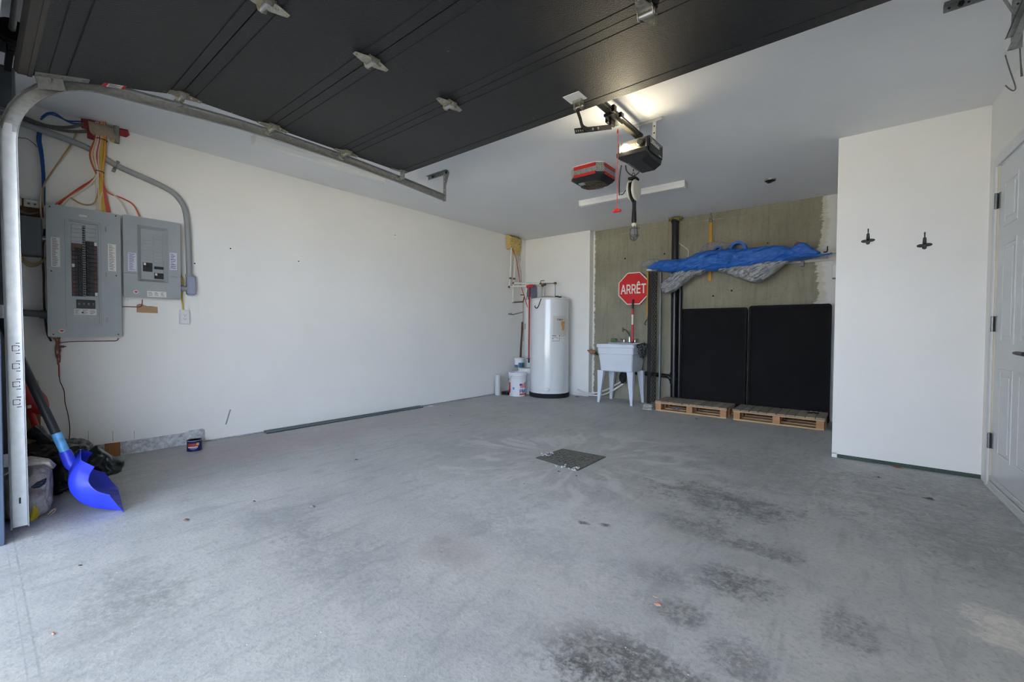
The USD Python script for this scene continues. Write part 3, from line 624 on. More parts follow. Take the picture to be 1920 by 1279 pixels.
PX = .105
ep = thing('electrical_panel', 'large grey breaker panel full of black breakers, on the left wall', 'breaker panel', (0, .54, .96))
y0, y1, z0, z1 = .338, .737, .958, 1.905
part('box', MB().box((.0, y0 + .012, z0 + .012), (PX - .018, y1 - .012, z1 - .012), .004), GREYP, ep)
dy0, dy1, dz0, dz1 = rect(121, 408, 193, 613, PX)
ops = affinity.translate(rrect(y1 - y0, z1 - z0, .012), (y0 + y1)/2, (z0 + z1)/2)
iy0, iy1, iz0, iz1 = dy0 + .018, dy1 - .018, dz0 + .018, dz1 - .018
part('cover', MB().prism(ops.difference(sbox(iy0, iz0, iy1, iz1)), (PX - .008, 0, 0), YR, ZU, .008)
     .prism(ops.difference(ops.buffer(-.004)), (PX - .02, 0, 0), YR, ZU, .014), GREYP, ep)
part('door_rim', MB().prism(frame(dy0, dy1, dz0, dz1, .014, .007), (PX - .001, 0, 0), YR, ZU, .010).prism(frame(dy0 + .011, dy1 - .011, dz0 + .011, dz1 - .011, .01, .007), (PX - .004, 0, 0), YR, ZU, .006), GREYP, ep)
part('recess', MB().box((PX - .0155, iy0 - .004, iz0 - .004), (PX - .0125, iy1 + .004, iz1 + .004)), GREYP, ep)
XI = PX - .0125
def RI(a, b, c, d): return rect(a, b, c, d, XI)
# blank plates at the top, breakers below, a dark strip between
for k in range(5):
    for (p0, p1) in ((133, 155), (159, 179)):
        if k == 4 and p0 == 159: continue
        a = W(p0, 425 + k*8, XI); b = W(p1, 425 + k*8, XI); zz = (a[1] + b[1])/2
        part('filler_plate', MB().box((XI, a[0], zz - .014), (XI + .004, b[0], zz + .013), .0018), GREYP, ep)
sy = W(156.5, 450, XI)[0]; sz1, sz0 = W(157, 424, XI)[1], W(160, 556, XI)[1]
st = part('number_strip', MB().box((XI, sy - .007, sz0), (XI + .006, sy + .009, sz1)), BRKR, ep)
e = MB()
for k in range(30):
    z = sz1 - (sz1 - sz0)*(k + .5)/30
    for d in (-.004, .004): e.box((XI + .006, sy + .001 + d - .0018, z - .003), (XI + .0064, sy + .001 + d + .0018, z + .003))
part('print', e, PAPER, st, smooth=False, kind='stuff')
lt, lb = W(145, 457, XI)[1], W(146, 556, XI)[1]
rt, rb = W(171, 454, XI)[1], W(171, 556, XI)[1]
for side, (t_, b_, ya, yb) in enumerate(((lt, lb, W(134, 500, XI)[0], sy - .008), (rt, rb, sy + .010, W(182, 500, XI)[0]))):
    n = 13
    for k in range(n):
        zt = t_ - (t_ - b_)*k/n; zb = t_ - (t_ - b_)*(k + 1)/n + .0016
        d = abs(yb - ya); out = side == 0
        if side == 0 and k == 0:
            part('breaker', MB().box((XI, ya, zb - .006), (XI + .012, yb, zt), .001), BROWN, ep, 'brown plate above the left row of breakers'); continue
        bk = part('breaker', MB().box((XI, ya, zb), (XI + .015, yb, zt), .0012), BRKR, ep)
        tq = (ya + d*.62, ya + d*.90) if out else (yb - d*.90, yb - d*.62)
        part('toggle', MB().box((XI + .014, tq[0] - .004, zb + .006), (XI + .026, tq[1] - .008 + .004, zt - .006), .002), BLACKP, bk)
        lq = (ya + .001, ya + d*.26) if out else (yb - d*.26, yb - .001)
        wht = (out and k == 5) or (not out and k in (0, 12))
        part('rating_tab', MB().box((XI + .015, lq[0], zb + .002), (XI + .0158, lq[1], zt - .002)), PAPER if wht else BROWN, bk, 'white tag' if wht else None)
my0, my1, mz0, mz1 = RI(143, 562, 178, 579)
mbk = part('main_breaker', MB().box((XI, my0, mz0), (XI + .018, my1, mz1), .002), BRKR, ep, 'black main breaker with four levers')
for k in range(4):
    y = my0 + (my1 - my0)*(k + .5)/4; part('lever', MB().box((XI + .017, y - .007, mz0 + .022), (XI + .028, y + .007, mz0 + .042), .002), GREYD, mbk)
wl_ = sticker(ep, RI(139, 579, 181, 591), XI, PAPER, 4, 3, 'warning_label')
q = W(155, 586, XI); part('symbol', MB().prism(Point(0, 0).buffer(.006), (XI + .0006, q[0], q[1]), YR, ZU, .0004), INK, wl_)
sticker(ep, rect(95, 444, 113, 501, PX), PX, PAPER, 20, 1, 'circuit_list', lab='printed list of circuits')
sticker(ep, rect(202, 457, 218, 509, PX), PX, PAPER, 20, 1, 'circuit_list', lab='printed list of circuits')
sticker(ep, rect(148, 402, 163, 407.5, PX), PX, PAPER, 1, 4, 'name_tag', lab='small white tag at the top')
leaf_badge(ep, 116, 620.5, PX)
for q in ((93, 387.5), (217, 405), (100, 627), (222, 627), (96, 508), (218, 517)):
    y, z = W(*q, PX); part('screw', MB().cyl((PX, y, z), (PX + .003, y, z), .0045, 8), INK, ep)
for q in ((198, 430), (199, 515), (201, 600)):
    y, z = W(*q, PX); part('door_hinge', MB().box((PX, y - .004, z - .018), (PX + .006, y + .004, z + .018), .002), GREYP, ep)

SX = .095
sp = thing('sub_panel', 'smaller grey breaker panel with three black breakers, right of the large one', 'breaker panel', (0, .94, 1.27))
y0, y1, z0, z1 = .752, 1.121, 1.272, 1.915
split = W(290, 516, SX)[1]
part('box', MB().box((0, y0 + .014, z0 + .014), (SX - .032, y1 - .014, z1 - .014), .004), GREYP, sp)
o = affinity.translate(rrect(y1 - y0, z1 - z0, .012), (y0 + y1)/2, (z0 + z1)/2)
fy0, fy1, fz0, fz1 = rect(257, 421, 316, 531, SX)
hole = sbox(fy0, fz0, fy1, fz1)
up, dn = o.intersection(sbox(0, split + .001, 3, 3)), o.intersection(sbox(0, 0, 3, split - .001))
part('upper_cover', MB().prism(up.difference(hole), (SX - .008, 0, 0), YR, ZU, .008).prism(up.difference(o.buffer(-.004)), (SX - .022, 0, 0), YR, ZU, .016), GREYP, sp)
part('lower_cover', MB().prism(dn.difference(hole), (SX - .008, 0, 0), YR, ZU, .0075).prism(dn.difference(o.buffer(-.004)), (SX - .022, 0, 0), YR, ZU, .016), GREYP, sp)
gy0, gy1, gz0, gz1 = rect(264, 428, 306, 526, SX - .02); XS = SX - .026
def quad(a, b, c, d):
    V = np.array([a, b, c, d] + [np.array(q) - [.002, 0, 0] for q in (a, b, c, d)])
    return trimesh.convex.convex_hull(V)
o4 = [(SX, fy0, fz0), (SX, fy1, fz0), (SX, fy1, fz1), (SX, fy0, fz1)]; i4 = [(XS, gy0, gz0), (XS, gy1, gz0), (XS, gy1, gz1), (XS, gy0, gz1)]
fun = MB()
for k in range(4): fun.add(quad(o4[k], o4[(k+1) % 4], i4[(k+1) % 4], i4[k]))
part('funnel', fun, GREYP, sp, smooth=False)
part('recess', MB().box((XS - .003, gy0 - .004, gz0 - .004), (XS, gy1 + .004, gz1 + .004)), GREYP, sp)
for (pa, pb, ta, tb) in ((266.5, 284, 442, 490), (287, 304.5, 446, 496)):
    for k in range(9):
        py = ta + (tb - ta)*k/8; a, b = W(pa, py, XS), W(pb, py + 1, XS)
        part('filler_plate', MB().box((XS, a[0], a[1] - .0095), (XS + .003, b[0], a[1] + .0095), .0014), GREYP, sp)
for n, (a, b, c, d, tags) in enumerate(((267.5, 492, 285, 510, 1), (289, 500, 306, 506, 0), (289, 512, 306, 524, 2))):
    ya, yb, za, zb = rect(a, b, c, d, XS); bk = part('breaker', MB().box((XS, ya, za), (XS + .014, yb, zb), .0015), BRKR, sp)
    part('toggle', MB().box((XS + .013, (ya + yb)/2 - .012, (za + zb)/2 - .008), (XS + .024, (ya + yb)/2 + .004, (za + zb)/2 + .008), .002), BLACKP, bk)
    if tags: part('rating_tab', MB().box((XS + .014, ya + .003, zb - .022), (XS + .0148, ya + .018, zb - .003)), PAPER, bk, 'white tag')
sticker(sp, rect(239.5, 473, 256, 509, SX), SX, pm('blue_white_paper', (206, 208, 222), .7), 13, 1, 'circuit_list', lab='printed list of circuits')
sticker(sp, rect(318, 473.5, 332, 507, SX), SX, pm('blue_white_paper', (206, 208, 222), .7), 9, 1, 'circuit_list', lab='printed list of circuits')
wl2 = sticker(sp, rect(276, 545.5, 312, 558, SX), SX, PAPER, 3, 3, 'warning_label')
leaf_badge(sp, 255, 547.5, SX)
for q in ((246, 410), (322, 420), (237, 497), (334, 504), (250, 553), (325, 557), (237.5, 519), (334, 514)):
    y, z = W(*q, SX); part('screw', MB().cyl((SX, y, z), (SX + .004, y, z), .0045, 8), ALU, sp)

# conduit from the upper left corner, its strap, the elbow box
CONDM = pm('grey_pvc', (146, 150, 149), .5, var=.04)
cd = thing('conduit', 'grey plastic conduit running down from the upper corner and round beside the sub panel', 'conduit', (0, 1.19, 1.49))
Y = lambda px, py, x=.045: at(px, py, 0, x)
cpts = [(.045, .05, 2.47)] + [Y(*q) for q in ((150, 271), (216, 309), (262, 330), (300, 347), (324, 361), (338, 376), (346, 391), (350, 412), (352, 440), (355, 517))]
part('pipe', MB().tube(cpts, .0215, 14, 5), CONDM, cd)
bq_ = Y(219, 310); dirn = _unit(Y(260, 330) - Y(216, 309)); nrm = np.cross(dirn, [1, 0, 0])
part('strap', MB().bar(bq_ - nrm*.05 + [-.04, 0, 0], bq_ + nrm*.05 + [-.04, 0, 0], .022, .003, dirn).tube([bq_ + nrm*.0235*math.cos(a) + np.array([.0235*math.sin(a), 0, 0]) for a in np.linspace(0, math.pi, 9)], .004, 6), GALV, cd)
ly0, ly1, lz0, lz1 = rect(347.5, 516, 367.5, 554, .06)
lb_ = part('elbow_box', MB().box((.012, ly0 + .012, lz0), (.075, ly1, lz1), .012), pm('lilac_grey_pvc', (150, 158, 178), .45, var=.03), cd, 'square junction elbow at the end of the pipe')
part('collar', MB().cyl(Y(355, 517) - [0, 0, .02], Y(355, 517) + [0, 0, .012], .028, 14), CONDM, lb_)
part('stub', MB().cyl((.045, 1.116, lz0 + .055), (.045, ly0 + .02, lz0 + .055), .022, 12), CONDM, lb_)

# receptacle and its feed
oy0, oy1, oz0, oz1 = 1.128, 1.199, 1.064, 1.185
ot = thing('power_outlet', 'white power outlet on the left wall below the small grey panel', 'power outlet', (0, 1.163, 1.064))
part('box', MB().box((0, oy0, oz0), (.03, oy1, oz1), .004), WPLAS, ot)
fp = part('face', MB().prism(affinity.translate(rrect(.034, .067, .004), 1.163, 1.124), (.03, 0, 0), YR, ZU, .003), WPLAS, ot)
for z in (1.139, 1.108): part('slot', MB().box((.033, 1.153, z), (.0334, 1.155, z + .009)).box((.033, 1.170, z), (.0334, 1.172, z + .007)).cyl((.033, 1.162, z - .006), (.0334, 1.162, z - .006), .003, 8), INK, fp, kind='stuff')
def cable(name, pts, r, mat, label, group=None, n=6, sides=7):
    return solo(name, MB().tube(np.array(pts), r, sides, n), mat, label, 'cable', group)
CW = pm('white_cable', (214, 206, 184), .5, var=.06); CY = pm('yellow_cable', (206, 168, 48), .5, var=.1); CO = pm('orange_cable', (196, 88, 44), .5, var=.1)
CP = pm('pink_cable', (206, 60, 120), .5, var=.1); CR = pm('red_cable', (186, 46, 40), .5, var=.1); CB = pm('blue_cable', (24, 78, 142), .5, var=.12)
CT = pm('tan_cable', (176, 150, 106), .55, var=.08); CG = pm('grey_cable', (128, 126, 120), .5, var=.1); COP = pm('copper_wire', (140, 82, 58), .5, .3, var=.2, scale=30)
cable('yellow_wire', [Y(*q, .03) for q in ((337, 514), (343, 522), (344, 535), (341, 556), (343, 581))], .0055, CY, 'yellow cable dropping to the white power outlet')

# bundle coming through the ceiling hole
random.seed(3)
x_ = .03
def BP(px, py, dx=0): return Y(px, py, x_ + dx)
def bundle(name, mat, mids, end, label, group, r=.0055):
    for k, (o0, e) in enumerate(zip(mids, end)):
        top = BP(189 + o0*1.3, 258, .05); p = [top + [-.01, 0, .12], top, BP(184 + o0*1.9, 290, .055 + .006*(k % 2)), BP(186.5 + o0*.95, 322, .05 + .010*(k % 2))]
        p += [BP(*q, .02) for q in e]
        cable(name, p, r, mat, label, group)
bundle('white_cable', CW, (-6, -3, 0), ([(181, 352), (182, 394)], [(184, 350), (186, 395)], [(196, 345), (188, 372), (190, 396)]), 'white cable of the bundle falling into the large grey panel', 'white cables into the large panel')
bundle('yellow_cable', CY, (4, 6, 2), ([(190, 352), (194, 397)], [(192, 356), (197, 397)], [(188, 356), (191, 396)]), 'yellow cable of the bundle falling into the large grey panel', 'yellow cables into the large panel')
bundle('orange_cable', CO, (7, -8), ([(196, 352), (206, 398)], [(193, 344), (203, 398)]), 'orange cable of the bundle falling into the large grey panel', 'orange cables into the large panel')
bundle('pink_cable', CP, (-1,), ([(194, 355), (201, 398)],), 'pink cable at the right of the bundle into the large panel', None)
bundle('red_cable', CR, (-2,), ([(172, 338), (150, 352), (125, 370), (110, 384)],), 'red cable slanting left off the bundle to the top of the large panel', None)
bundle('orange_cable', CO, (-5,), ([(170, 341), (140, 360), (118, 374), (104, 384)],), 'orange cable slanting left under the red one to the top of the large panel', None)
bundle('white_cable', CW, (-7, -4), ([(173, 340), (145, 362), (128, 372), (118, 385)], [(170, 344), (142, 364), (122, 376), (116, 385)]), 'white cable slanting left off the bundle to the large panel', 'white cables slanting left')
bundle('yellow_cable', CT, (3,), ([(184, 345), (180, 376), (168, 384), (150, 381), (132, 370)],), 'dull yellow cable looping low across the wall to the left of the bundle', None)
bundle('orange_cable', CO, (5,), ([(200, 358), (230, 372), (250, 384), (262, 406)],), 'orange cable arching right to the top of the small grey panel', None)
bundle('white_cable', CW, (6,), ([(198, 352), (222, 372), (232, 386), (240, 402)],), 'white cable arching right to the top of the small grey panel', None)
for py, L in ((262, 10), (322, 8)):
    c = BP(191 if py == 262 else 187, py, .058); solo('cable_tie', MB().tube([c + [.022*math.cos(a) - .002, .028*math.sin(a)*L/9, -.004*math.sin(a)] for a in np.linspace(0, 2*math.pi, 17)], .0028, 6), BLACKP, f'black cable tie round the coloured bundle, {"upper" if py == 262 else "lower"} of two', 'cable tie')
# flap of sheathing where the bundle leaves the ceiling
REDT = pm('red_sheathing_tape', (140, 40, 40), .6, var=.25, scale=30); KRAFT = pm('torn_paper', (156, 140, 122), .85, var=.12, scale=30)
ch = thing('ceiling_cable_hole', 'ragged hole at the ceiling edge stuffed with red tape and grey paper', 'cable hole', (.05, .68, H - .15))
C_ = lambda px, py, x=.06: at(px, py, 0, x)
def flap(pts, x, t, mat, nm, lab=None):
    P_ = [(C_(*q, x)[1], min(C_(*q, x)[2], H - .001)) for q in pts]
    part(nm, inflate(P_, (x, 0, 0), YR, ZU, t, res=.012, wrinkle=.006, seed=len(nm), freq=30), mat, ch, lab)
flap([(152, 222), (168, 224), (186, 229), (186, 262), (182, 265), (163, 259), (164, 243), (152, 240)], .05, .012, REDT, 'red_flap', 'red tape flap')
flap([(165, 226), (204, 236), (213, 241), (216, 262), (208, 260), (190, 258), (178, 256), (168, 247)], .075, .014, KRAFT, 'paper_flap', 'grey-brown paper')
flap([(222, 240), (240, 243), (243, 254), (236, 258), (224, 254)], .045, .01, REDT, 'red_flap', 'red tape flap')
part('duct_stub', MB().cyl((.05, C_(219, 250)[1], 2.47), (.05, C_(219, 240)[1], H), .017, 12), CG, ch)
part('yellow_fluff', MB().ball((.05, C_(212, 245)[1], 2.51), .022, 2, (1, 1, 2)), pm('pale_foam', (188, 170, 104), .9, var=.2, scale=40), ch)

# armoured cables, blue and tan lines at the left
ARM = pm('armoured_cable', (118, 116, 110), .4, .6, var=.1)
for k, (pts, lab) in enumerate((([(30, 213), (60, 226), (90, 236), (118, 239), (140, 237), (158, 232)], 'upper of two ribbed metal cables running to the ceiling hole'), ([(30, 219), (70, 232), (110, 243), (140, 247), (164, 246)], 'lower of two ribbed metal cables running to the ceiling hole'))):
    P_ = spline([Y(*q, .07 - .015*k) for q in pts], 14); s_ = MB(); rr = .0105 + .0014*np.cos(np.arange(len(P_))*math.pi)
    solo('armoured_cable', s_.tube(P_, rr, 10), ARM, lab, 'cable')
bl = [[(78, 220), (90, 212), (104, 213), (125, 226), (152, 228)], [(76, 224), (92, 214), (112, 220), (135, 231), (154, 232)]]
for k, q in enumerate(bl): cable('blue_cable', [Y(*a, .05 + .012*k) for a in q], .006, CB, f'blue cable arching under the ceiling, {"upper" if k == 0 else "lower"} of the pair', None)
for k in range(4): cable('blue_cable', [Y(73 + k*1.6, 240, .03), Y(70 + k*2, 262, .03 + .008*(k % 2)), Y(75 + k*1.5, 285, .03), Y(79 + k*1.2, 318, .03), Y(80 + k*1.2, 345, .028), Y(81 + k*.8, 385, .02)], .0055, CB, 'blue cable of the bunch hanging down behind the curved track', 'blue cables hanging at the left')
cable('tan_cable', [Y(148, 248, .03), Y(140, 268, .03), Y(122, 292, .03), Y(102, 318, .03), Y(86, 342, .03), Y(77, 365, .03), Y(76, 392, .03), Y(79, 420, .02), Y(84, 436, .02)], .0055, CW, 'cream cable curving from the ceiling hole down past the large panel, outer one')
cable('tan_cable', [Y(143, 248, .038), Y(135, 268, .038), Y(116, 296, .038), Y(98, 322, .038), Y(83, 346, .038), Y(80, 368, .038), Y(81, 390, .03)], .005, CT, 'tan cable curving from the ceiling hole down past the large panel, inner one')
cable('grey_wire', [Y(30, 258, .02), Y(50, 260, .02), Y(62, 268, .02), Y(70, 276, .02)], .003, CG, 'thin grey wire against the wall behind the curved track')
for k in range(3): cable('tan_cable', [Y(38, 478 + k*4, .04), Y(48, 488 + k*4, .04), Y(60, 494 + k*3, .04), Y(74, 492 + k*2, .04), Y(88, 482, .04)], .0045, CT, 'tan cable sagging below the grey disconnect box', 'tan cables below the disconnect box')

# grey boxes behind the track
db = thing('disconnect_box', 'dark grey metal switch box half hidden by the door track', 'switch box', (0, .26, 1.53))
by0, by1, bz0, bz1 = .16, .322, 1.525, 1.80
part('case', MB().box((0, by0, bz0), (.085, by1, bz1), .008), GREYD, db)
part('lid', MB().prism(affinity.translate(rrect(by1 - by0 - .016, bz1 - bz0 - .03, .008), (by0 + by1)/2, (bz0 + bz1)/2), (.085, 0, 0), YR, ZU, .006), GREYD, db)
part('hub', MB().cyl((.05, by1, 1.66), (.05, .34, 1.66), .022, 12), ALU, db)
solo('backing_board', MB().box((0, .15, 1.815), (.018, .335, 1.93), .002), pm('stained_ply', (110, 74, 44), .8, var=.25, scale=12, stretch=(1, 8, 1)), 'brown plywood board with two white terminal blocks, behind the track', 'board')
for k, (a, b) in enumerate(((150, 229), (238, 312))):
    tb_ = thing('terminal_block', f'white telephone terminal block on the plywood board, {"left" if k == 0 else "right"} of two', 'terminal block', (.018, (a + b)/2000, 1.87))
    part('base', MB().box((.018, a/1000, 1.872), (.04, b/1000, 1.925), .004), pm('aged_white_plastic', (206, 200, 186), .5), tb_)
    for j in range(2): part('terminal', MB().cyl((.04, (a + 24 + 30*j)/1000, 1.895), (.044, (a + 24 + 30*j)/1000, 1.895), .006, 8), BROWN, tb_)
    part('cover', MB().box((.04, a/1000 + .01, 1.906), (.043, b/1000 - .01, 1.92), .001), WPLAS, tb_)
for k in range(2): cable('grey_wire', [(.03, .17 + .03*k, 1.88), (.035, .19 + .03*k, 1.84), (.03, .25 + .02*k, 1.825), (.03, .31, 1.845)], .004, CG, 'grey wire hanging from the white terminal blocks', 'wires below the terminal blocks')
gc = thing('grey_conduit', 'thick dark grey conduit entering the large panel from the left', 'conduit', (.05, .26, 1.13))
part('pipe', MB().tube([(.05, .10, 1.125), (.05, .2, 1.13), (.05, .35, 1.118)], .024, 14), GREYD, gc); part('coupling', MB().cyl((.05, .305, 1.119), (.05, .352, 1.117), .03, 14), GREYD, gc)
mbx = thing('meter_box', 'dark green-grey metal box high in the upper left corner', 'metal box', (1.0, .12, 2.2))
q0, q1 = at(0, 112, 0, 1.02), at(30, 214, 0, 1.02)
part('case', MB().box((.93, YF, q1[2]), (1.02, q1[1], q0[2] - .02), .006), GREYD, mbx); part('lid', MB().box((1.02, YF + .008, q1[2] + .012), (1.026, q1[1] - .01, q0[2] - .035), .003), GREYD, mbx)
q0, q1 = at(0, 258, 0, .7), at(9, 548, 0, .7)
solo('grey_board', MB().box((.62, YF, 0.0), (.70, q1[1] + .012, 2.0), .004), pm('dark_grey_board', (86, 90, 94), .7, var=.08), 'tall dark grey board standing on end behind the door track', 'board')

# ground wires and clamps under the large panel
gw = thing('ground_wires', 'knot of bare copper ground wires with clamps below the large panel', 'wires', (.02, .40, .80))
for k, pts in enumerate(([(101, 633), (106, 642), (104, 655), (106, 668), (110, 682), (111, 706)], [(112, 633), (109, 645), (113, 657), (108, 668), (109, 684)], [(107, 633), (112, 642), (107, 652), (112, 664), (112, 680)])):
    part('wire', MB().tube(np.array([Y(*q, .02 + .006*k) for q in pts]), .0045, 6, 5), COP, gw)
q = Y(115, 650, .03); part('clamp', MB().box(q - [.01, .016, .008], q + [.01, .016, .008], .003).cyl(q - [0, .026, 0], q + [0, .026, 0], .004, 6), BROWN, gw)
q = Y(110, 668, .03); part('clamp', MB().box(q - [.008, .008, .014], q + [.008, .008, .014], .003), BROWN, gw)
cable('copper_wire', [Y(*q, .012) for q in ((112, 643), (130, 641), (160, 640), (200, 639.5), (218, 639), (222, 634))], .0032, COP, 'bare copper wire stapled along the foot of the large panel')
cable('copper_wire', [Y(*q, .012) for q in ((229, 575), (240, 575), (256, 575.5), (265, 574), (267, 562))], .0032, COP, 'bare copper wire between the two grey panels, over the torn brown patch')
cable('brown_wire', [Y(*q, .012) for q in ((111, 704), (113, 716), (120, 733), (122, 755), (128, 780), (131, 805), (129, 832))], .0026, pm('dark_brown_wire', (72, 52, 44), .6), 'thin dark wire hanging down the wall below the copper knot')
cable('brown_cable', [Y(*q, .03) for q in ((84, 430), (80, 470), (82, 520), (83, 570), (88, 622), (96, 640))], .006, pm('brown_cable', (78, 56, 48), .6), 'dark brown cable running down the left side of the large panel')
for px, py in ((199, 640), (232, 575), (240, 562)):
    q = Y(px, py, .0); solo('cable_staple', MB().box(q - [-.0, .004, .006], q + [.014, .004, .006], .002), WPLAS, {199: 'tiny white cable clip under the large panel', 232: 'tiny white cable clip between the two panels', 240: 'tiny white cable clip under the left corner of the small panel'}[px], 'cable clip')

# ---------------------------------------------------------------- things on the ceiling
TUBE = pm('tube_light_diffuser', (232, 232, 226), .35, var=.02)
def strip_light(p0, p1, label):
    p0, p1 = np.array([*p0, H]), np.array([*p1, H]); r = _unit(p1 - p0); s_ = np.array([r[1], -r[0], 0]); L = np.linalg.norm(p1 - p0)
    t = thing('tube_light', label, 'tube light', (p0 + p1)/2 - [0, 0, .07])
    part('housing', MB().prism([(-.05, 0), (.05, 0), (.044, -.03), (-.044, -.03)], p0 + r*.01, s_, (0, 0, 1), -(L - .02) if np.cross(s_, [0, 0, 1]) @ r < 0 else L - .02), WPLAS, t)
    part('diffuser', MB().prism([(-.042, -.03), (.042, -.03), (.034, -.062), (.0, -.07), (-.034, -.062)], p0 + r*.012, s_, (0, 0, 1), -(L - .024) if np.cross(s_, [0, 0, 1]) @ r < 0 else L - .024), TUBE, t)
    for q, sg in ((p0, 1), (p1, -1)): part('end_cap', trimesh.convex.convex_hull(np.array([q + s_*a + r*sg*b + [0, 0, z] for a, z in ((-.052, 0), (.052, 0), (.046, -.06), (-.046, -.06), (0, -.073)) for b in (0, .016)])), WPLAS, t)
strip_light((.725, 1.46), (.735, 2.70), 'white tube light lying along the ceiling beside the left door track, mostly hidden by it')
strip_light((1.90, 4.68), (3.135, 4.72), 'long white tube light across the ceiling behind the opener')
jb = thing('ceiling_box', 'small open black electrical box with wires in the ceiling near the closet', 'electrical box', (3.83, 5.20, H - .02))
part('rim', MB().lathe([(.03, .0), (.052, 0), (.054, .012), (.0, .012)], (3.83, 5.20, H - .012)), GALV, jb)
part('hole', MB().cyl((3.83, 5.20, H - .0135), (3.83, 5.20, H - .010), .046), HOLE, jb)
part('wire_end', MB().tube([(3.80, 5.19, H - .01), (3.81, 5.20, H - .03), (3.84, 5.20, H - .028), (3.86, 5.21, H - .012)], .005, 6, 5), BLACKP, jb)

# red and black fan heater
uh = thing('fan_heater', 'red and black square fan heater hanging from the ceiling, left of the opener', 'fan heater', (2.53, 3.82, 2.43))
REDM = pm('red_enamel', (198, 40, 34), .4, .1, var=.06); DKM = pm('dark_grille_steel', (50, 52, 52), .5, .3, var=.15); MESHM = pm('grille_light_steel', (190, 190, 184), .5, .3, var=.2, scale=60)
ux0, ux1, uy0, uy1, uz0, uz1, uc = 2.355, 2.705, 3.66, 4.0, 2.49, 2.594, .055
oct_ = Polygon([(ux0 + uc, uy0), (ux1 - uc, uy0), (ux1, uy0 + uc), (ux1, uy1 - uc), (ux1 - uc, uy1), (ux0 + uc, uy1), (ux0, uy1 - uc), (ux0, uy0 + uc)])
part('core', MB().prism(oct_.buffer(-.006, join_style=2), (0, 0, uz0), (1, 0, 0), (0, 1, 0), uz1 - uz0), DKM, uh)
cc = list(oct_.exterior.coords)[:8]
for k in range(8):
    a, b = np.array([*cc[k], 0]), np.array([*cc[(k+1) % 8], 0]); d = _unit(b - a); nn_ = np.array([d[1], -d[0], 0]); L = np.linalg.norm(b - a)
    if k % 2 == 0:
        for z0_, z1_ in ((uz1 - .030, uz1 + .003), (uz0, uz0 + .026)):
            part('red_band', MB().bar(a + d*.006 + [0, 0, (z0_ + z1_)/2] + nn_*.001, b - d*.006 + [0, 0, (z0_ + z1_)/2] + nn_*.001, z1_ - z0_, .006, (0, 0, 1)), REDM, uh)
    e = MB(); zt_, zb_ = (uz1 - .03, uz0 + .026) if k % 2 == 0 else (uz1 - .004, uz0 + .02)
    n = max(int(L/.0125), 3)
    for sg in (1, -1):
        for j in range(-3, n + 3):
            s0, s1 = j*L/n, j*L/n + (zt_ - zb_)*.6*sg; sa_, sb_ = np.clip(s0, 0, L), np.clip(s1, 0, L)
            if abs(s1 - s0) < 1e-6 or sa_ == sb_: continue
            f0, f1 = (sa_ - s0)/(s1 - s0), (sb_ - s0)/(s1 - s0)
            e.bar(a + d*sa_ + [0, 0, zt_ - (zt_ - zb_)*f0] - nn_*.002, a + d*sb_ + [0, 0, zt_ - (zt_ - zb_)*f1] - nn_*.002, .0042, .002, nn_*0 + np.cross(nn_, d) + d*.3)
    part('side_mesh', e, MESHM, uh, smooth=False, kind='stuff')
ocb = oct_.buffer(-.055, join_style=2); low = []
part('skirt', trimesh.convex.convex_hull(np.array([[*q, uz0] for q in list(oct_.exterior.coords)[:8]] + [[*q, uz0 - .040] for q in list(ocb.exterior.coords)[:-1]])), pm('black_heater_skirt', (44, 48, 50), .45, .2, var=.08), uh)
gr = MB(); gc_ = np.array([2.53, 3.83, uz0 - .043])
for r_ in (.035, .065, .095, .122): gr.tube([gc_ + [r_*math.cos(a), r_*math.sin(a), 0] for a in np.linspace(0, 2*math.pi, 25)], .0035, 5)
for k in range(8): gr.tube([gc_, gc_ + [.128*math.cos(k*math.pi/4), .128*math.sin(k*math.pi/4), 0]], .0035, 5)
part('guard', gr, pm('brown_guard_wire', (112, 100, 80), .5, .4), uh)
part('hub', MB().cyl(gc_ - [0, 0, .004], gc_ + [0, 0, .002], .022, 16), DKM, uh)
part('motor_plate', MB().box((2.44, 3.70, uz0 - .052), (2.50, 3.75, uz0 - .040), .003), ALU, uh)
part('mount_plate', MB().prism(oct_.buffer(.006, join_style=2), (0, 0, uz1), (1, 0, 0), (0, 1, 0), H - uz1), PAPER, uh)

# cord reel with trouble lamp
CX, CY_ = 2.842, 4.06
zc = lambda py: at(1187, py, 1, CY_)[2]
cr = thing('cord_reel', 'white cord reel with black cord and a caged work lamp hanging below it', 'cord reel', (CX, CY_, zc(450)))
part('hook', MB().tube([(CX, CY_, zc(321)), (CX, CY_, H)], .004, 6).tube([(CX + .013*math.cos(a), CY_, zc(327) + .013*math.sin(a)) for a in np.linspace(0, 2*math.pi, 13)], .003, 6), BLKM, cr)
part('bracket', MB().box((CX - .035, CY_ - .05, zc(338)), (CX + .04, CY_ + .05, zc(334)), .003).box((CX + .034, CY_ - .02, zc(360)), (CX + .04, CY_ + .02, zc(334))), BLACKP, cr)
RW = pm('cream_reel_plastic', (226, 222, 206), .4, var=.04); rz = (zc(338) + zc(377))/2; rr_ = (zc(338) - zc(377))/2
for sg, nm in ((-1, 'disc'), (1, 'disc')):
    part(nm, MB().lathe([(0, 0), (rr_*.9, 0), (rr_, .008), (rr_, .018), (rr_*.9, .026), (0, .026)], (CX + sg*.024 - .013 + .004, CY_, rz), (1, 0, 0), 30), RW, cr)
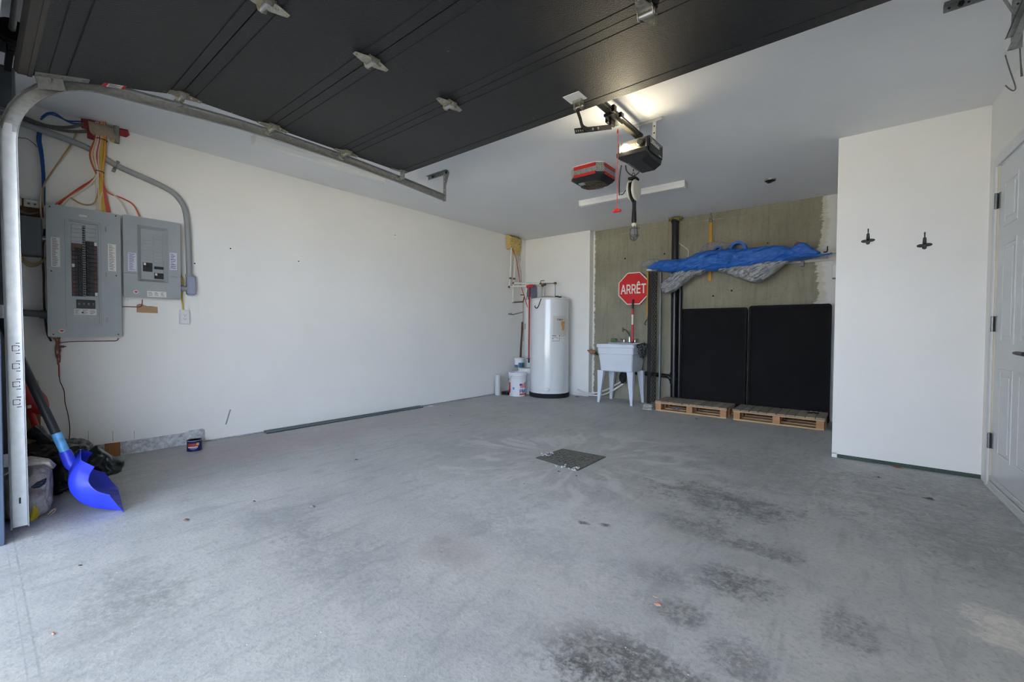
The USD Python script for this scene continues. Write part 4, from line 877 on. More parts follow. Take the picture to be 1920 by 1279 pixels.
part('wound_cord', MB().lathe([(rr_*.2, 0), (rr_*.85, .003), (rr_*.85, .014), (rr_*.2, .018)], (CX - .008, CY_, rz), (1, 0, 0), 24).tube([(CX, CY_ - rr_*.9, rz + .05), (CX, CY_ - rr_*.96, rz - .03), (CX + .004, CY_ - rr_*.6, rz - rr_*.9), (CX + .006, CY_, zc(381))], .008, 8, 5), BLACKP, cr)
part('lamp_handle', MB().lathe([(0, 0), (.021, .0), (.024, .03), (.02, .10), (.017, .17), (.019, .2), (.012, .235), (0, .24)], (CX + .012, CY_, zc(419)), (0, 0, 1), 18), BLACKP, cr)
part('lamp_collar', MB().lathe([(0, 0), (.024, 0), (.024, .03), (.018, .04), (0, .04)], (CX + .012, CY_, zc(426)), (0, 0, 1), 16), RW, cr)
GLS = usdkit.material(stage, '/World/Looks/cloudy_glass', {'p': ('principled_bsdf', {'base_color': (.30, .29, .28), 'roughness': .3, 'transmission_weight': .25, 'ior': 1.3})}, [], surface='p.BSDF')
part('lamp_glass', MB().lathe([(0, 0), (.016, .004), (.032, .03), (.034, .075), (.024, .1), (0, .1)], (CX + .012, CY_, zc(445)), (0, 0, 1), 18), GLS, cr)
cg = MB(); z0_, z1_ = zc(452), zc(424)
for k in range(6):
    a = k*math.pi/3; cg.tube([(CX + .012 + .022*math.cos(a), CY_ + .022*math.sin(a), z1_), (CX + .012 + .04*math.cos(a), CY_ + .04*math.sin(a), (z0_*.4 + z1_*.6)), (CX + .012 + .036*math.cos(a), CY_ + .036*math.sin(a), z0_ + .025), (CX + .012, CY_, z0_)], .0038, 5, 4)
for z_, r_ in ((z1_ - .03, .036), (z0_ + .05, .04)): cg.tube([(CX + .012 + r_*math.cos(a), CY_ + r_*math.sin(a), z_) for a in np.linspace(0, 2*math.pi, 17)], .0036, 5)
for z_ in (zc(430), zc(443)): cg.tube([(CX + .05, CY_ - .01, z_ + .006), (CX + .075, CY_ - .01, z_ + .006), (CX + .075, CY_ - .01, z_ - .008), (CX + .052, CY_ - .01, z_ - .008)], .0025, 5)
part('lamp_cage', cg, pm('dull_cage_wire', (120, 118, 114), .4, .7), cr)
solo('extension_lead', MB().tube([at(1165, 311, 1, 3.2), at(1162, 330, 1, 3.9), at(1161, 350, 1, 4.2), (at(1161, 366, 2, 2.53))], .005, 6, 6), BLACKP, 'black cord running from the opener to the tube light', 'cord')
solo('extension_lead', MB().tube([at(1173, 311, 1, 3.25), at(1176, 322, 1, 3.5), at(1187, 330, 1, 3.9), at(1197, 324, 1, 3.5), at(1204, 313, 1, 3.25)], .0055, 6, 6), BLACKP, 'loop of black cord sagging under the opener', 'cord')
solo('extension_lead', MB().tube([at(1164, 365, 2, 2.545), at(1168, 364, 1, 4.4), at(1174, 356, 1, 4.2), (CX - .035, CY_, zc(353))], .005, 6, 6), BLACKP, 'short black cord from the tube light to the white reel', 'cord')

# wires dangling at the upper right
WIRE = pm('thin_steel_wire', (112, 114, 114), .4, .7)
solo('wire_hook', MB().tube([at(1885, 104, 2, H), at(1893, 130, 1, 3.5), at(1904, 163, 1, 3.5), at(1900, 170, 1, 3.5), at(1893, 167, 1, 3.5), at(1885, 160, 1, 3.5)], .003, 6, 5), WIRE, 'bent wire hook hanging from the ceiling by the right wall', 'hook')
solo('wire_rod', MB().tube([at(1912, 86, 1, 3.3), at(1914, 120, 1, 3.3), at(1916, 143, 1, 3.3)], [.003, .003, .005], 6), WIRE, 'straight thin rod on a white string at the upper right edge', 'rod')
solo('pull_string', MB().tube([at(1905, 0, 1, 3.3), at(1908, 30, 1, 3.3), at(1912, 86, 1, 3.3)], .0022, 5), PAPER, 'white string hanging past the second track at the upper right edge', 'string')

# two black hooks on the closet wall
for k, (px, pt_, pb_) in enumerate(((1628, 429, 458.5), (1734, 435.5, 467.5))):
    a, b = at(px, pt_, 1, YK), at(px, pb_, 1, YK); x, z1_, z0_ = a[0], a[2], b[2]; hgt = z1_ - z0_
    hk = thing('coat_hook', f'black arrow-shaped iron coat hook on the white closet wall, {"left" if k == 0 else "right"} one', 'coat hook', (x, YK, z0_))
    o = Polygon([(-.004, hgt), (.004, hgt), (.0045, hgt*.9), (.003, hgt*.72), (.009, hgt*.66), (.012, hgt*.3), (-.012, hgt*.3), (-.009, hgt*.66), (-.003, hgt*.72), (-.0045, hgt*.9)])
    part('shank', MB().prism(o, (x, YK, z0_), (1, 0, 0), (0, 0, 1), .006), BLKM, hk)
    part('crosspiece', MB().prism(affinity.translate(affinity.scale(Point(0, 0).buffer(.02, 8), 1.25, .6), -.018, hgt*.22).union(affinity.translate(affinity.scale(Point(0, 0).buffer(.02, 8), 1.25, .6), .018, hgt*.25)).union(affinity.translate(Point(0, 0).buffer(.013), 0, hgt*.1)), (x, YK, z0_), (1, 0, 0), (0, 0, 1), .007), BLKM, hk)
    part('peg', MB().tube([(x, YK - .004, z0_ + hgt*.3), (x, YK - .03, z0_ + hgt*.24), (x, YK - .045, z0_ + hgt*.34)], [.006, .006, .007], 8, 4), BLKM, hk)
    part('screw', MB().cyl((x, YK - .006, z0_ + hgt*.24), (x, YK - .009, z0_ + hgt*.24), .005, 8), ALU, hk)

# ---------------------------------------------------------------- water heater corner
TANK = pm('white_tank_enamel', (226, 228, 226), .22, var=.02, coat_weight=.4)
hx, hy, hr, hz = .735, 5.752, .305, 1.535
wh = thing('water_heater', 'tall white cylindrical water heater in the back left corner', 'water heater', (hx, hy, 0))
part('base_ring', MB().lathe([(0, 0), (hr + .008, 0), (hr + .012, .06), (hr - .01, .075), (0, .075)], (hx, hy, 0), sides=40), RUBBER, wh, 'black base ring')
part('tank', MB().lathe([(0, .06), (hr, .06), (hr, .115), (hr + .003, .12), (hr, .125), (hr, hz - .03), (hr + .004, hz - .026), (hr - .003, hz - .006), (hr - .06, hz + .012), (0, hz + .022)], (hx, hy, 0), sides=48), TANK, wh)
def cy(ang, z): return np.array([hx + hr*math.cos(ang), hy + hr*math.sin(ang), z])
base = math.atan2(-hy, EYE[0] - hx)                  # direction from tank towards the camera
def wrap(u0, u1, z0, z1, d=.0012, n=10, rad=None, c=None):
    """A thin curved patch on the tank: u in metres along its front, z heights."""
    rad = rad or hr; c = c if c is not None else (hx, hy); an = base + np.linspace(u0, u1, n)/rad; V, Fc = [], []
    for q in an:
        for r_, z_ in ((rad - .002, z0), (rad + d, z0), (rad + d, z1), (rad - .002, z1)): V.append([c[0] + r_*math.cos(q), c[1] + r_*math.sin(q), z_])
    for i in range(n - 1):
        for j in range(4):
            a, b = i*4 + j, i*4 + (j+1) % 4; Fc += [[a, b, b + 4], [a, b + 4, a + 4]]
    e0 = (n-1)*4; Fc += [[0, 2, 1], [0, 3, 2], [e0, e0+1, e0+2], [e0, e0+2, e0+3]]
    mm = trimesh.Trimesh(V, Fc, process=False); mm.fix_normals(); return mm
ppm = 73/(2*hr)
def hu(px): return hr*math.asin(np.clip((px - 1030.5)/(hr*ppm), -1, 1))
def hzz(py): return at(1030, py, 1, hy - hr*.85)[2]
lb1 = part('upper_label', wrap(hu(1037), hu(1061), hzz(629), hzz(592)), pm('aged_label', (206, 204, 196), .5, var=.05), wh, 'faded maker label with an orange stain', smooth=False)
st3 = MB()
for k in range(7): st3.add(wrap(hu(1051.5 + .45*k*(k > 2) - .2*k), hu(1058.2 - .25*k), hzz(602 + 2.5*(k + 1)), hzz(602 + 2.5*k), .0016, 6))
part('orange_stain', st3, pm('orange_scorch', (206, 160, 98), .6, var=.25, scale=30), lb1, smooth=False)
u0 = hu(1043.5); tx = MB(); tx.text('Giant', (0, 0, hzz(600)), None, None, .022, .10, .001, True, bend=((hx, hy), hr + .001, base + u0/hr)) if False else None
b_ = meshkit.text_mesh('Giant', .026, .0012, True); b_.apply_translation([-b_.bounds[0, 0], 0, 0]); b_.apply_scale([.1/b_.bounds[1, 0], 1, 1])
V = b_.vertices.copy(); aa = base + (u0 + V[:, 0])/hr; b_.vertices = np.c_[hx + (hr + .0012 + V[:, 2])*np.cos(aa), hy + (hr + .0012 + V[:, 2])*np.sin(aa), hzz(600.5) + V[:, 1]]
part('maker_name', b_, pm('maroon_ink', (96, 34, 44), .6), lb1, smooth=False, kind='stuff')
lb2 = part('lower_label', wrap(hu(1035), hu(1057), hzz(640), hzz(628)), PAPER, wh, 'white rating label', smooth=False)
e = MB()
for (a, b, c, d) in ((1035.3, 1043, 629, 630.2), (1035.3, 1046, 632.4, 633), (1035.5, 1037, 634.2, 636), (1048, 1049.4, 628.6, 630.4), (1050.5, 1055, 629.6, 630.2), (1056, 1057, 628.6, 630), (1037.5, 1056.5, 634.2, 634.6), (1047.6, 1048, 628.4, 640), (1035.2, 1047, 639.4, 640)): e.add(wrap(hu(a), hu(b), hzz(d), hzz(c), .0022, 4))
part('print', e, pm('grey_ink', (96, 98, 104), .7), lb2, smooth=False, kind='stuff')
lb3 = part('side_label', wrap(hu(1062.5), hu(1066), hzz(622), hzz(596), .0014, 5), pm('aged_label', (206, 204, 196), .5), wh, smooth=False)
part('access_panel', wrap(hu(1035.5), hu(1056.5), hzz(725.5), hzz(693), .006), TANK, wh)
part('drain_valve', MB().cyl(cy(base - .06, .135), cy(base - .06, .135) + .03*np.array([math.cos(base), math.sin(base), 0]), .026, 16).cyl(cy(base - .06, .135), cy(base - .06, .135) + .06*np.array([math.cos(base), math.sin(base), 0]), .012, 10), ZINC, wh)
part('top_insulation', MB().lathe([(0, 0), (.10, 0), (.085, .02), (.03, .03), (0, .03)], (hx - .02, hy, hz + .015)), pm('tan_insulation', (186, 170, 140), .9, var=.2, scale=40), wh)
part('relief_valve', MB().box((hx + .10, hy - .02, hz + .012), (hx + .16, hy + .02, hz + .04), .006), BLKM, wh)
part('top_cap', MB().box((hx + .19, hy - .12, hz + .0), (hx + .27, hy - .08, hz + .018), .004), BLKM, wh)
Tf = lambda px, py, y=hy: at(px, py, 1, y)
part('overflow_tube', MB().tube([Tf(1018, 556, hy - .16), Tf(1014, 562, hy - hr - .02), Tf(1009, 575, hy - hr - .02), Tf(1006, 578, hy - hr - .02), Tf(1003, 576, hy - hr - .02), Tf(1003, 573, hy - hr - .02)], .006, 8, 5), BLKM, wh, 'black crooked overflow tube')
PEX = pm('white_water_pipe', (222, 222, 214), .4, var=.03); BRS = pm('aged_brass', (112, 92, 66), .45, .6, var=.25, scale=40)
wp = thing('water_pipes', 'white water pipes with brass elbows from the ceiling corner to the water heater', 'water pipes', (.06, 5.65, 1.5))
L_ = lambda px, py, x=.055: at(px, py, 0, x)
def pipe(pts, r=.0155, mat=PEX, nm='pipe'): return part(nm, MB().tube(np.array(pts), r, 9), mat, wp)
top1, top2 = L_(959, 452), L_(967.5, 447)
e1, e2 = L_(957, 522), L_(964, 523)
pipe([top1 + [0, 0, .02], e1]); pipe([top2 + [0, 0, .02], e2])
f1, f2 = L_(955, 538), L_(963, 531); pipe([e1, f1]); pipe([e2, f2])
va, vb = Tf(1018, 533), Tf(1041, 531)
g1, g2 = Tf(1014, 532.5, hy), Tf(1017, 535, hy - .02)
pipe([f2, g1]); pipe([f1, (f1 + g2)/2 + [0, 0, .004], g2])
m1, m2 = L_(961.5, 567), L_(981, 566); pipe([f2, m1]); pipe([m1, m2], .012, BRS, 'manifold')
n1 = L_(983, 553); pipe([m2, n1 + [0, 0, -.03]], .008, BRS, 'riser'); pipe([L_(976, 553), n1], .008, BRS, 'riser')
pipe([L_(978.5, 447), L_(976, 500), L_(975, 548)], .006)
h1, h2 = Tf(1021, 534), Tf(1021, 556); pipe([h1, h2], .009, ALU, 'drop_pipe'); pipe([g1 + [0, 0, .006], vb], .009, ALU, 'cross_pipe'); pipe([vb, Tf(1041, 556)], .009, ALU, 'drop_pipe')
for q in (e1, e2, f1, f2, g1, g2, vb, h1): part('elbow', MB().ball(q, .024, 1, (1, 1, .9)), BRS, wp)
part('lever_handle', MB().tube([g1 + [0, -.02, .01], g1 + [.02, -.03, .045], g1 + [.09, -.03, .047]], .005, 6), BLKM, wp)
sp0 = L_(958, 589, .05); part('hose_tap', MB().tube([L_(981, 585), L_(970, 588), L_(962, 590), sp0], .008, 8).ball(sp0, .018, 1).box(sp0 + [-.01, -.06, -.012], sp0 + [.02, -.045, .012], .004), pm('dull_chrome', (140, 134, 130), .35, .8), wp)
pipe([L_(981, 566), L_(981, 640)], .006, pm('grey_tube', (150, 150, 146), .5), 'riser')
solo('insulation_tuft', inflate([(C_(952, 441, .05)[1], H - .001), (C_(953, 470, .05)[1] + .0, 2.36), (C_(961, 462, .05)[1], 2.40), (C_(966, 482, .05)[1], 2.30), (C_(974, 478, .05)[1], 2.30), (C_(976, 441, .05)[1], H - .001)], (.02, 0, 0), YR, ZU, .06, res=.016, wrinkle=.05, seed=5, freq=30), pm('yellow_fibre', (206, 182, 112), .95, var=.25, scale=50, bump=.8, bscale=90), 'tuft of yellow insulation at the ceiling corner around the pipes', 'insulation')
cable('orange_cable', [L_(961, 466, .07), L_(968, 486, .07), L_(971, 505, .07), L_(976, 533, .08), L_(982, 552, .09), L_(989, 576, .1)], .007, CO, 'orange cable slanting down from the yellow insulation behind the white pipes')
for k, q in enumerate((970.5, 973.5)): cable('grey_wire', [L_(q, 468, .03), L_(q + 3, 500, .03), L_(q + 4, 540, .03)], .0035, CG, 'thin grey wire running down beside the white pipes in the corner', 'grey wires in the corner')

# mop, stick
REDH = pm('red_handle', (168, 44, 46), .4, var=.08)
mp_ = thing('mop', 'upturned mop with red handle and grey-blue string head beside the water heater', 'mop', (.40, 5.43, .56))
M_ = lambda px, py: at(px, py, 1, 5.46)
part('handle', MB().cyl(M_(993, 534), M_(991.5, 672), .012, 12), REDH, mp_); part('tip', MB().cyl(M_(991.5, 672), M_(991.4, 680), .013, 12), BLACKP, mp_)
part('clamp', MB().box(M_(988, 540) - [.01, .012, 0], M_(1000, 535) + [.01, .012, .01], .008), REDP, mp_)
st_ = MB()
for k in range(80):
    a = rng.uniform(-.02, .12); q0 = M_(986 + rng.random()*17, 533 + rng.random()*5) + [0, .03 + .03*rng.random(), 0]
    dn = rng.uniform(.12, .22); st_.tube([q0, q0 + [rng.normal(0, .012), rng.normal(0, .01), -dn*.5], q0 + [rng.normal(0, .014), rng.normal(0, .01), -dn]], .005, 5, 4)
part('string_head', st_, pm('mop_strings', (112, 120, 134), .95, var=.45, scale=70, detail=6), mp_, 'grey-blue string head', kind='stuff')
ws = thing('wooden_stick', 'old brown wooden stick standing in the corner left of the mop', 'stick', at(976, 672, 0, .13))
part('shaft', MB().tube([at(976, 673, 0, .13), at(977, 650, 0, .12), at(978.5, 625, 0, .10), at(979.5, 604, 0, .08)], [.018, .017, .014, .017], 9, 4), pm('old_wood', (92, 66, 50), .8, var=.3, scale=12, stretch=(8, 8, 1)), ws)
part('coil', MB().tube([np.array(at(979.3, 618, 0, .09)) + [.02*math.cos(a), .02*math.sin(a), a*.0035] for a in np.linspace(0, 8*math.pi, 70)], .005, 5), pm('tarnished_wire', (134, 104, 70), .5, .4), ws)
part('hook', MB().tube([at(984, 618, 0, .09), at(985, 612, 0, .09), at(984.5, 607, 0, .09)], .004, 6), pm('green_black', (40, 52, 46), .6), ws)

# buckets, pail, roll, carton, scoop, tray
bx_, by_ = .345, 5.435
BK = pm('white_bucket_plastic', (226, 228, 230), .35, var=.03)
bk = thing('bucket', 'white bucket printed with a blue and orange emblem and the letters PM, at the corner', 'bucket', (bx_, by_, 0))
br = .128
part('body', MB().lathe([(0, 0), (br, 0), (br + .002, .01), (br + .008, .27), (br + .014, .275), (br + .014, .283), (br + .009, .287), (br + .011, .315), (br + .018, .32), (br + .018, .33), (br + .013, .335), (br + .017, .365), (br + .015, .37), (br + .005, .37), (br - .006, .32), (0, .32)], (bx_, by_, 0), sides=36), BK, bk)
bb_ = math.atan2(-by_, EYE[0] - bx_)
def bwrap(u0, u1, z0, z1, d=.001, n=6):
    global base; keep, base = base, bb_; mm = wrap(u0, u1, z0, z1, d, n, br + .006, (bx_, by_)); base = keep; return mm
bppm = 33/(2*br)
bu = lambda px: (br + .005)*math.asin(np.clip((px - 967)/(br*bppm), -.99, .99)); bz = lambda py: (742 - py)/bppm*.985
ORG = pm('orange_ink', (216, 92, 40), .5, var=.05); BLU = pm('blue_ink', (52, 48, 150), .5, var=.05)
part('orange_band', bwrap(bu(971), bu(983), bz(739), bz(736)), ORG, bk, smooth=False)
for k in range(5):
    a = 972.6 + k*2.1; part('orange_stripe', bwrap(bu(a), bu(a + 1.1), bz(724.3), bz(719 - k*1.6), .001, 3), ORG, bk, smooth=False)
part('blue_corner', bwrap(bu(971), bu(976), bz(720), bz(716)), BLU, bk, smooth=False)
b_ = meshkit.text_mesh('PM', .052, .001, True); b_.apply_translation([-b_.bounds[0, 0], 0, 0]); b_.apply_scale([.095/b_.bounds[1, 0], 1, 1])
V = b_.vertices.copy(); rq = br + .0065; aa = bb_ + (bu(971.2) + V[:, 0])/rq; b_.vertices = np.c_[bx_ + (rq + V[:, 2])*np.cos(aa), by_ + (rq + V[:, 2])*np.sin(aa), bz(734.5) + V[:, 1]]
part('lettering', b_, BLU, bk, 'blue letters PM', smooth=False, kind='stuff')
part('blue_mark', bwrap(bu(957.5), bu(961), bz(728), bz(723)), pm('pale_blue_ink', (110, 150, 214), .5), bk, smooth=False)
part('red_print', bwrap(bu(950.8), bu(953.2), bz(735), bz(714), .001, 4), REDINK, bk, smooth=False)
part('bail', MB().tube([(bx_ - .12, by_ - .075, .29), (bx_ - .08, by_ - .13, .25), (bx_ + .02, by_ - .155, .33)], .0025, 6, 6), GALV, bk)
part('red_contents', MB().lathe([(0, .335), (br + .002, .335), (br + .002, .342), (0, .352)], (bx_, by_, 0)), REDP, bk, 'red plastic inside the rim')
b2x, b2y = .30, 5.74
b2 = thing('bucket', 'second white bucket standing behind the one with the emblem', 'bucket', (b2x, b2y, 0))
part('body', MB().lathe([(0, 0), (br, 0), (br + .012, .33), (br + .018, .335), (br + .016, .40), (0, .40)], (b2x, b2y, 0)), BK, b2); part('lid', MB().lathe([(0, .40), (br + .022, .40), (br + .022, .418), (0, .422)], (b2x, b2y, 0)), pm('cream_lid', (214, 210, 192), .5), b2)
pq = at(970.5, 691, 1, 5.62)
pl_ = thing('paint_pail', 'small white and blue paint pail on top of the buckets', 'paint pail', (pq[0], 5.66, .423))
part('body', MB().lathe([(0, .423), (.072, .423), (.082, .555), (.087, .556), (.087, .575), (.080, .585), (0, .585)], (pq[0], 5.66, 0)), BK, pl_)
pa_ = math.atan2(-5.66, EYE[0] - pq[0])
def pw(a0, a1, z0, z1, mat, nm):
    global base; keep, base = base, pa_; mm = wrap(a0*.08, a1*.08, z0, z1, .001, 8, .0795 if z1 > .5 else .0765, (pq[0], 5.66)); base = keep; part(nm, mm, mat, pl_, smooth=False)
TEAL = pm('teal_print', (58, 104, 134), .5, var=.15, scale=60)
pw(-1.3, -.2, .428, .47, TEAL, 'teal_print'); pw(-.15, 1.3, .43, .505, TEAL, 'teal_print'); pw(-1.1, 1.1, .535, .543, pm('grey_ink', (96, 98, 104), .7), 'grey_print'); pw(-.05, .9, .47, .478, PAPER, 'white_print')
solo('roll', MB().lathe([(.02, 0), (.045, 0), (.047, .01), (.047, .315), (.044, .325), (.02, .325), (.0195, .2), (.02, 0)], (.085, 5.255, 0), sides=24), pm('plastic_wrap_roll', (206, 208, 204), .4, var=.05, stretch=(1, 1, .2), scale=40), 'upright roll of whitish plastic sheet against the left wall', 'roll')
ct = thing('carton', 'white carton with a blue band standing behind the water heater on the left', 'carton', (.30, 5.93, .42))
part('box', MB().box((.20, 5.86, .0), (.40, 6.02, .56), .003), pm('white_card', (212, 216, 220), .7), ct); part('blue_band', MB().box((.1995, 5.8592, .555), (.4005, 6.0205, .565)), pm('blue_card', (58, 110, 160), .6), ct)
solo('black_tray', MB().box((.09, 5.34, 0), (.21, 5.60, .05), .008), BLACKP, 'low black plastic tray between the roll and the bucket', 'tray')
solo('red_scoop', inflate([(-.075, 0), (.05, .0), (.045, .12), (.02, .19), (-.02, .15), (-.06, .07)], (.205, 5.50, .052), _unit([.83, .56, 0]), (0, 0, 1), .03, res=.015, wrinkle=.002, seed=2), REDP, 'red plastic scoop leaning behind the bucket', 'scoop')
solo('dark_box', MB().box((.42, 5.86, 0), (.50, 6.03, .30), .004), pm('black_box', (28, 29, 32), .6), 'dark box behind the bucket, beside the water heater', 'box')
solo('white_stick', MB().tube([at(990, 737, 2, .012), at(1005, 742.5, 2, .012), at(1020, 742, 2, .012), at(1033, 738, 2, .012)], .010, 8, 5), PAPER, 'curved white plastic strip lying in front of the water heater', 'strip')

# ---------------------------------------------------------------- laundry sink and what stands at it
SINK = pm('sink_plastic', (214, 220, 228), .42, var=.04, scale=4, bump=.1)
sx0, sx1, sy0, sy1, sz = 1.60, 2.175, 5.665, 6.13, .845
sk = thing('laundry_sink', 'white plastic laundry tub on four splayed legs against the concrete wall', 'laundry sink', ((sx0 + sx1)/2, (sy0 + sy1)/2, 0))
def loft(rings, cap0=True, cap1=True):
    n = len(rings[0]); V = np.vstack(rings); Fc = []
    for i in range(len(rings) - 1):
        for j in range(n):
            a, b = i*n + j, i*n + (j+1) % n; Fc += [[a, b, b + n], [a, b + n, a + n]]
    if cap0: V = np.vstack([V, np.mean(rings[0], 0)]); Fc += [[len(V)-1, (j+1) % n, j] for j in range(n)]
    if cap1: V = np.vstack([V, np.mean(rings[-1], 0)]); m0 = (len(rings)-1)*n; Fc += [[len(V)-1, m0 + j, m0 + (j+1) % n] for j in range(n)]
    mm = trimesh.Trimesh(V, Fc, process=False); mm.fix_normals(); return mm
def rr_ring(cx, cy, w, d, r, z): 
    c = np.array(rrect(w, d, r).exterior.coords)[:-1]; return np.c_[c[:, 0] + cx, c[:, 1] + cy, np.full(len(c), z)]
scx, scy, sw, sd = (sx0 + sx1)/2, (sy0 + sy1)/2, sx1 - sx0, sy1 - sy0
part('tub', loft([rr_ring(scx, scy, sw - .12, sd - .10, .04, .455), rr_ring(scx, scy, sw - .09, sd - .07, .04, .47), rr_ring(scx, scy, sw - .05, sd - .04, .03, .70), rr_ring(scx, scy, sw - .035, sd - .03, .03, .705), rr_ring(scx, scy, sw - .02, sd - .02, .03, .795), rr_ring(scx, scy, sw, sd, .025, .80), rr_ring(scx, scy, sw, sd, .025, .835), rr_ring(scx, scy, sw - .01, sd - .01, .022, sz),
    rr_ring(scx, scy - .03, sw - .09, sd - .13, .04, sz - .004), rr_ring(scx, scy - .03, sw - .16, sd - .18, .05, .50)]), SINK, sk)
part('rear_ledge', MB().box((sx0 + .01, sy1 - .11, sz - .006), (sx1 - .01, sy1 - .004, sz + .012), .006), SINK, sk)
for lx, ly in ((0, 0), (1, 0), (0, 1), (1, 1)):
    xx_, yy_ = (sx0 + .065, sx1 - .065)[lx], (sy0 + .055, sy1 - .055)[ly]; ox, oy = (-.028, .028)[lx], (-.02, .02)[ly]
    rings = [rr_ring(xx_ + ox, yy_ + oy, .036, .034, .006, 0), rr_ring(xx_ + ox*.5, yy_ + oy*.5, .062, .055, .008, .22), rr_ring(xx_, yy_, .098, .078, .01, .465)]
    part('leg', loft(rings), SINK, sk)
CHR = pm('chrome', (190, 192, 194), .18, 1.0, var=.05)
fx, fy = 1.93, sy1 - .055
fc = part('faucet', MB().box((fx - .11, fy - .022, sz + .010), (fx + .11, fy + .022, sz + .028), .008).tube([(fx, fy, sz + .02), (fx, fy, sz + .10), (fx - .01, fy - .02, sz + .16), (fx - .045, fy - .07, sz + .21), (fx - .06, fy - .10, sz + .205)], [.013, .012, .011, .010, .010], 10, 4), CHR, sk)
part('aerator', MB().cyl((fx - .062, fy - .10, sz + .235), (fx - .06, fy - .10, sz + .175), .013, 12), BRS, fc)
for sg in (-1, 1): part('tap_handle', MB().cyl((fx + sg*.085, fy, sz + .02), (fx + sg*.085, fy, sz + .055), .014, 12).tube([(fx + sg*.085, fy, sz + .06), (fx + sg*.14, fy - .01, sz + .068)], [.011, .007], 8), CHR, fc)
trp = part('drain_trap', MB().tube([(1.93, 5.93, .47), (1.93, 5.95, .40), (1.90, 5.97, .33), (1.86, 6.0, .30), (1.83, 6.02, .34), (1.84, 6.04, .40), (1.90, 6.07, .425), (2.05, 6.10, .425)], .03, 12, 6).cyl((1.865, 6.0, .30), (1.865, 6.0, .262), .022, 10).cyl((1.93, 5.93, .38), (1.93, 5.93, .43), .04, 14), RUBBER, sk, 'black drain trap')
solo('net', inflate([(-.17, .0), (.13, .02), (.12, -.16), (.06, -.20), (-.02, -.19), (-.10, -.11), (-.15, -.05)], (sx1 + .005, 5.90, sz + .004), (0, 1, 0), (0, 0, 1), .02, res=.014, wrinkle=.02, seed=8, freq=60), None or (lambda: (lambda g: (lambda pos: g.done('black_netting', g.ramp(g.add('voronoi_texture', {'scale': 62.0}, vector=pos) + '.distance', [(.30, lin((190, 194, 200))), (.42, lin((48, 50, 54)))]), .8))(g.add('geometry') + '.position'))(Graph()))(), 'piece of dark netting draped over the right rim of the sink', 'net')
solo('sponge', MB().box(at(1148, 640, 1, 6.09) - [.02, .015, .01], at(1153, 637, 1, 6.09) + [.02, .015, .02], .008), pm('green_sponge', (88, 112, 80), .9, var=.2, scale=60), 'small green sponge at the back left rim of the sink', 'sponge')
for k, q in enumerate(([(1.10, 6.01, .10), (1.25, 6.02, .06), (1.5, 6.05, .10), (1.7, 6.12, .22), (1.82, 6.15, .30)], [(1.06, 6.02, .05), (1.25, 6.0, .04), (1.5, 6.03, .05), (1.68, 6.08, .14), (1.84, 6.13, .26)])):
    solo('hose', MB().tube(np.array(q), .012, 8, 6), PAPER, f'white hose along the wall from the sink to the water heater, {"upper" if k == 0 else "lower"} of two', 'hose')
# stop paddle (the sign reads as in the photograph)
sg_c = at(1187.5, 541, 1, 6.10); ap = .235; R8 = ap/math.cos(math.pi/8)
sgn = thing('stop_sign', 'red octagonal road sign reading ARRÊT on a striped pole standing in the sink', 'road sign', (sg_c[0] + .02, 6.03, sz + .012))
oc = Polygon([(R8*math.cos(math.pi/8 + k*math.pi/4), R8*math.sin(math.pi/8 + k*math.pi/4)) for k in range(8)])
SR = pm('sign_red', (206, 30, 34), .35, var=.06); SW = pm('sign_white', (232, 226, 214), .4, var=.04)
part('plate', MB().prism(oc, (sg_c[0], 6.112, sg_c[2]), (1, 0, 0), (0, 0, 1), .008), SW, sgn, 'white-edged octagon', smooth=False)
fc_ = part('red_face', MB().prism(oc.buffer(-.014, join_style=2), (sg_c[0], 6.104, sg_c[2]), (1, 0, 0), (0, 0, 1), .001), SR, sgn, smooth=False)
b0, b1, bt0 = at(1163.5, 551.5, 1, 6.10), at(1211, 547.5, 1, 6.10), at(1163.5, 534, 1, 6.10)
part('lettering', MB().text('ARRÊT', (b0[0], 6.1032, sg_c[2] - .072), (1, 0, 0), (0, 0, 1), .132, b1[0] - b0[0], .0008, True), SW, sgn, 'white letters ARRÊT', smooth=False, kind='stuff')
pz = [(sz + .012, sz + .03, INK, 'tip'), (sz + .03, at(1189, 609, 1, 6.07)[2], SR, 'lower_red'), (at(1189, 609, 1, 6.07)[2], at(1189, 590, 1, 6.07)[2], SW, 'white_band'), (at(1189, 590, 1, 6.07)[2], at(1189, 579, 1, 6.07)[2], SR, 'upper_red'), (at(1189, 579, 1, 6.07)[2], sg_c[2] - .165, BLACKP, 'black_grip')]
pb, ptp = np.array([sg_c[0] + .022, 6.035, sz + .012]), np.array([sg_c[0], 6.088, sg_c[2] - .165])
for z0_, z1_, mt, nm in pz:
    f0, f1 = (z0_ - pb[2])/(ptp[2] - pb[2]), (z1_ - pb[2])/(ptp[2] - pb[2]); part('pole_' + nm, MB().cyl(pb + (ptp - pb)*f0, pb + (ptp - pb)*f1, .014, 12), mt, sgn)
q = at(1108, 659, 1, 6.10); rg = thing('pipe_stub', 'rag-wrapped pipe end with a green tap poking from the wall left of the sink', 'pipe end', (q[0], 6.1, q[2] - .03))
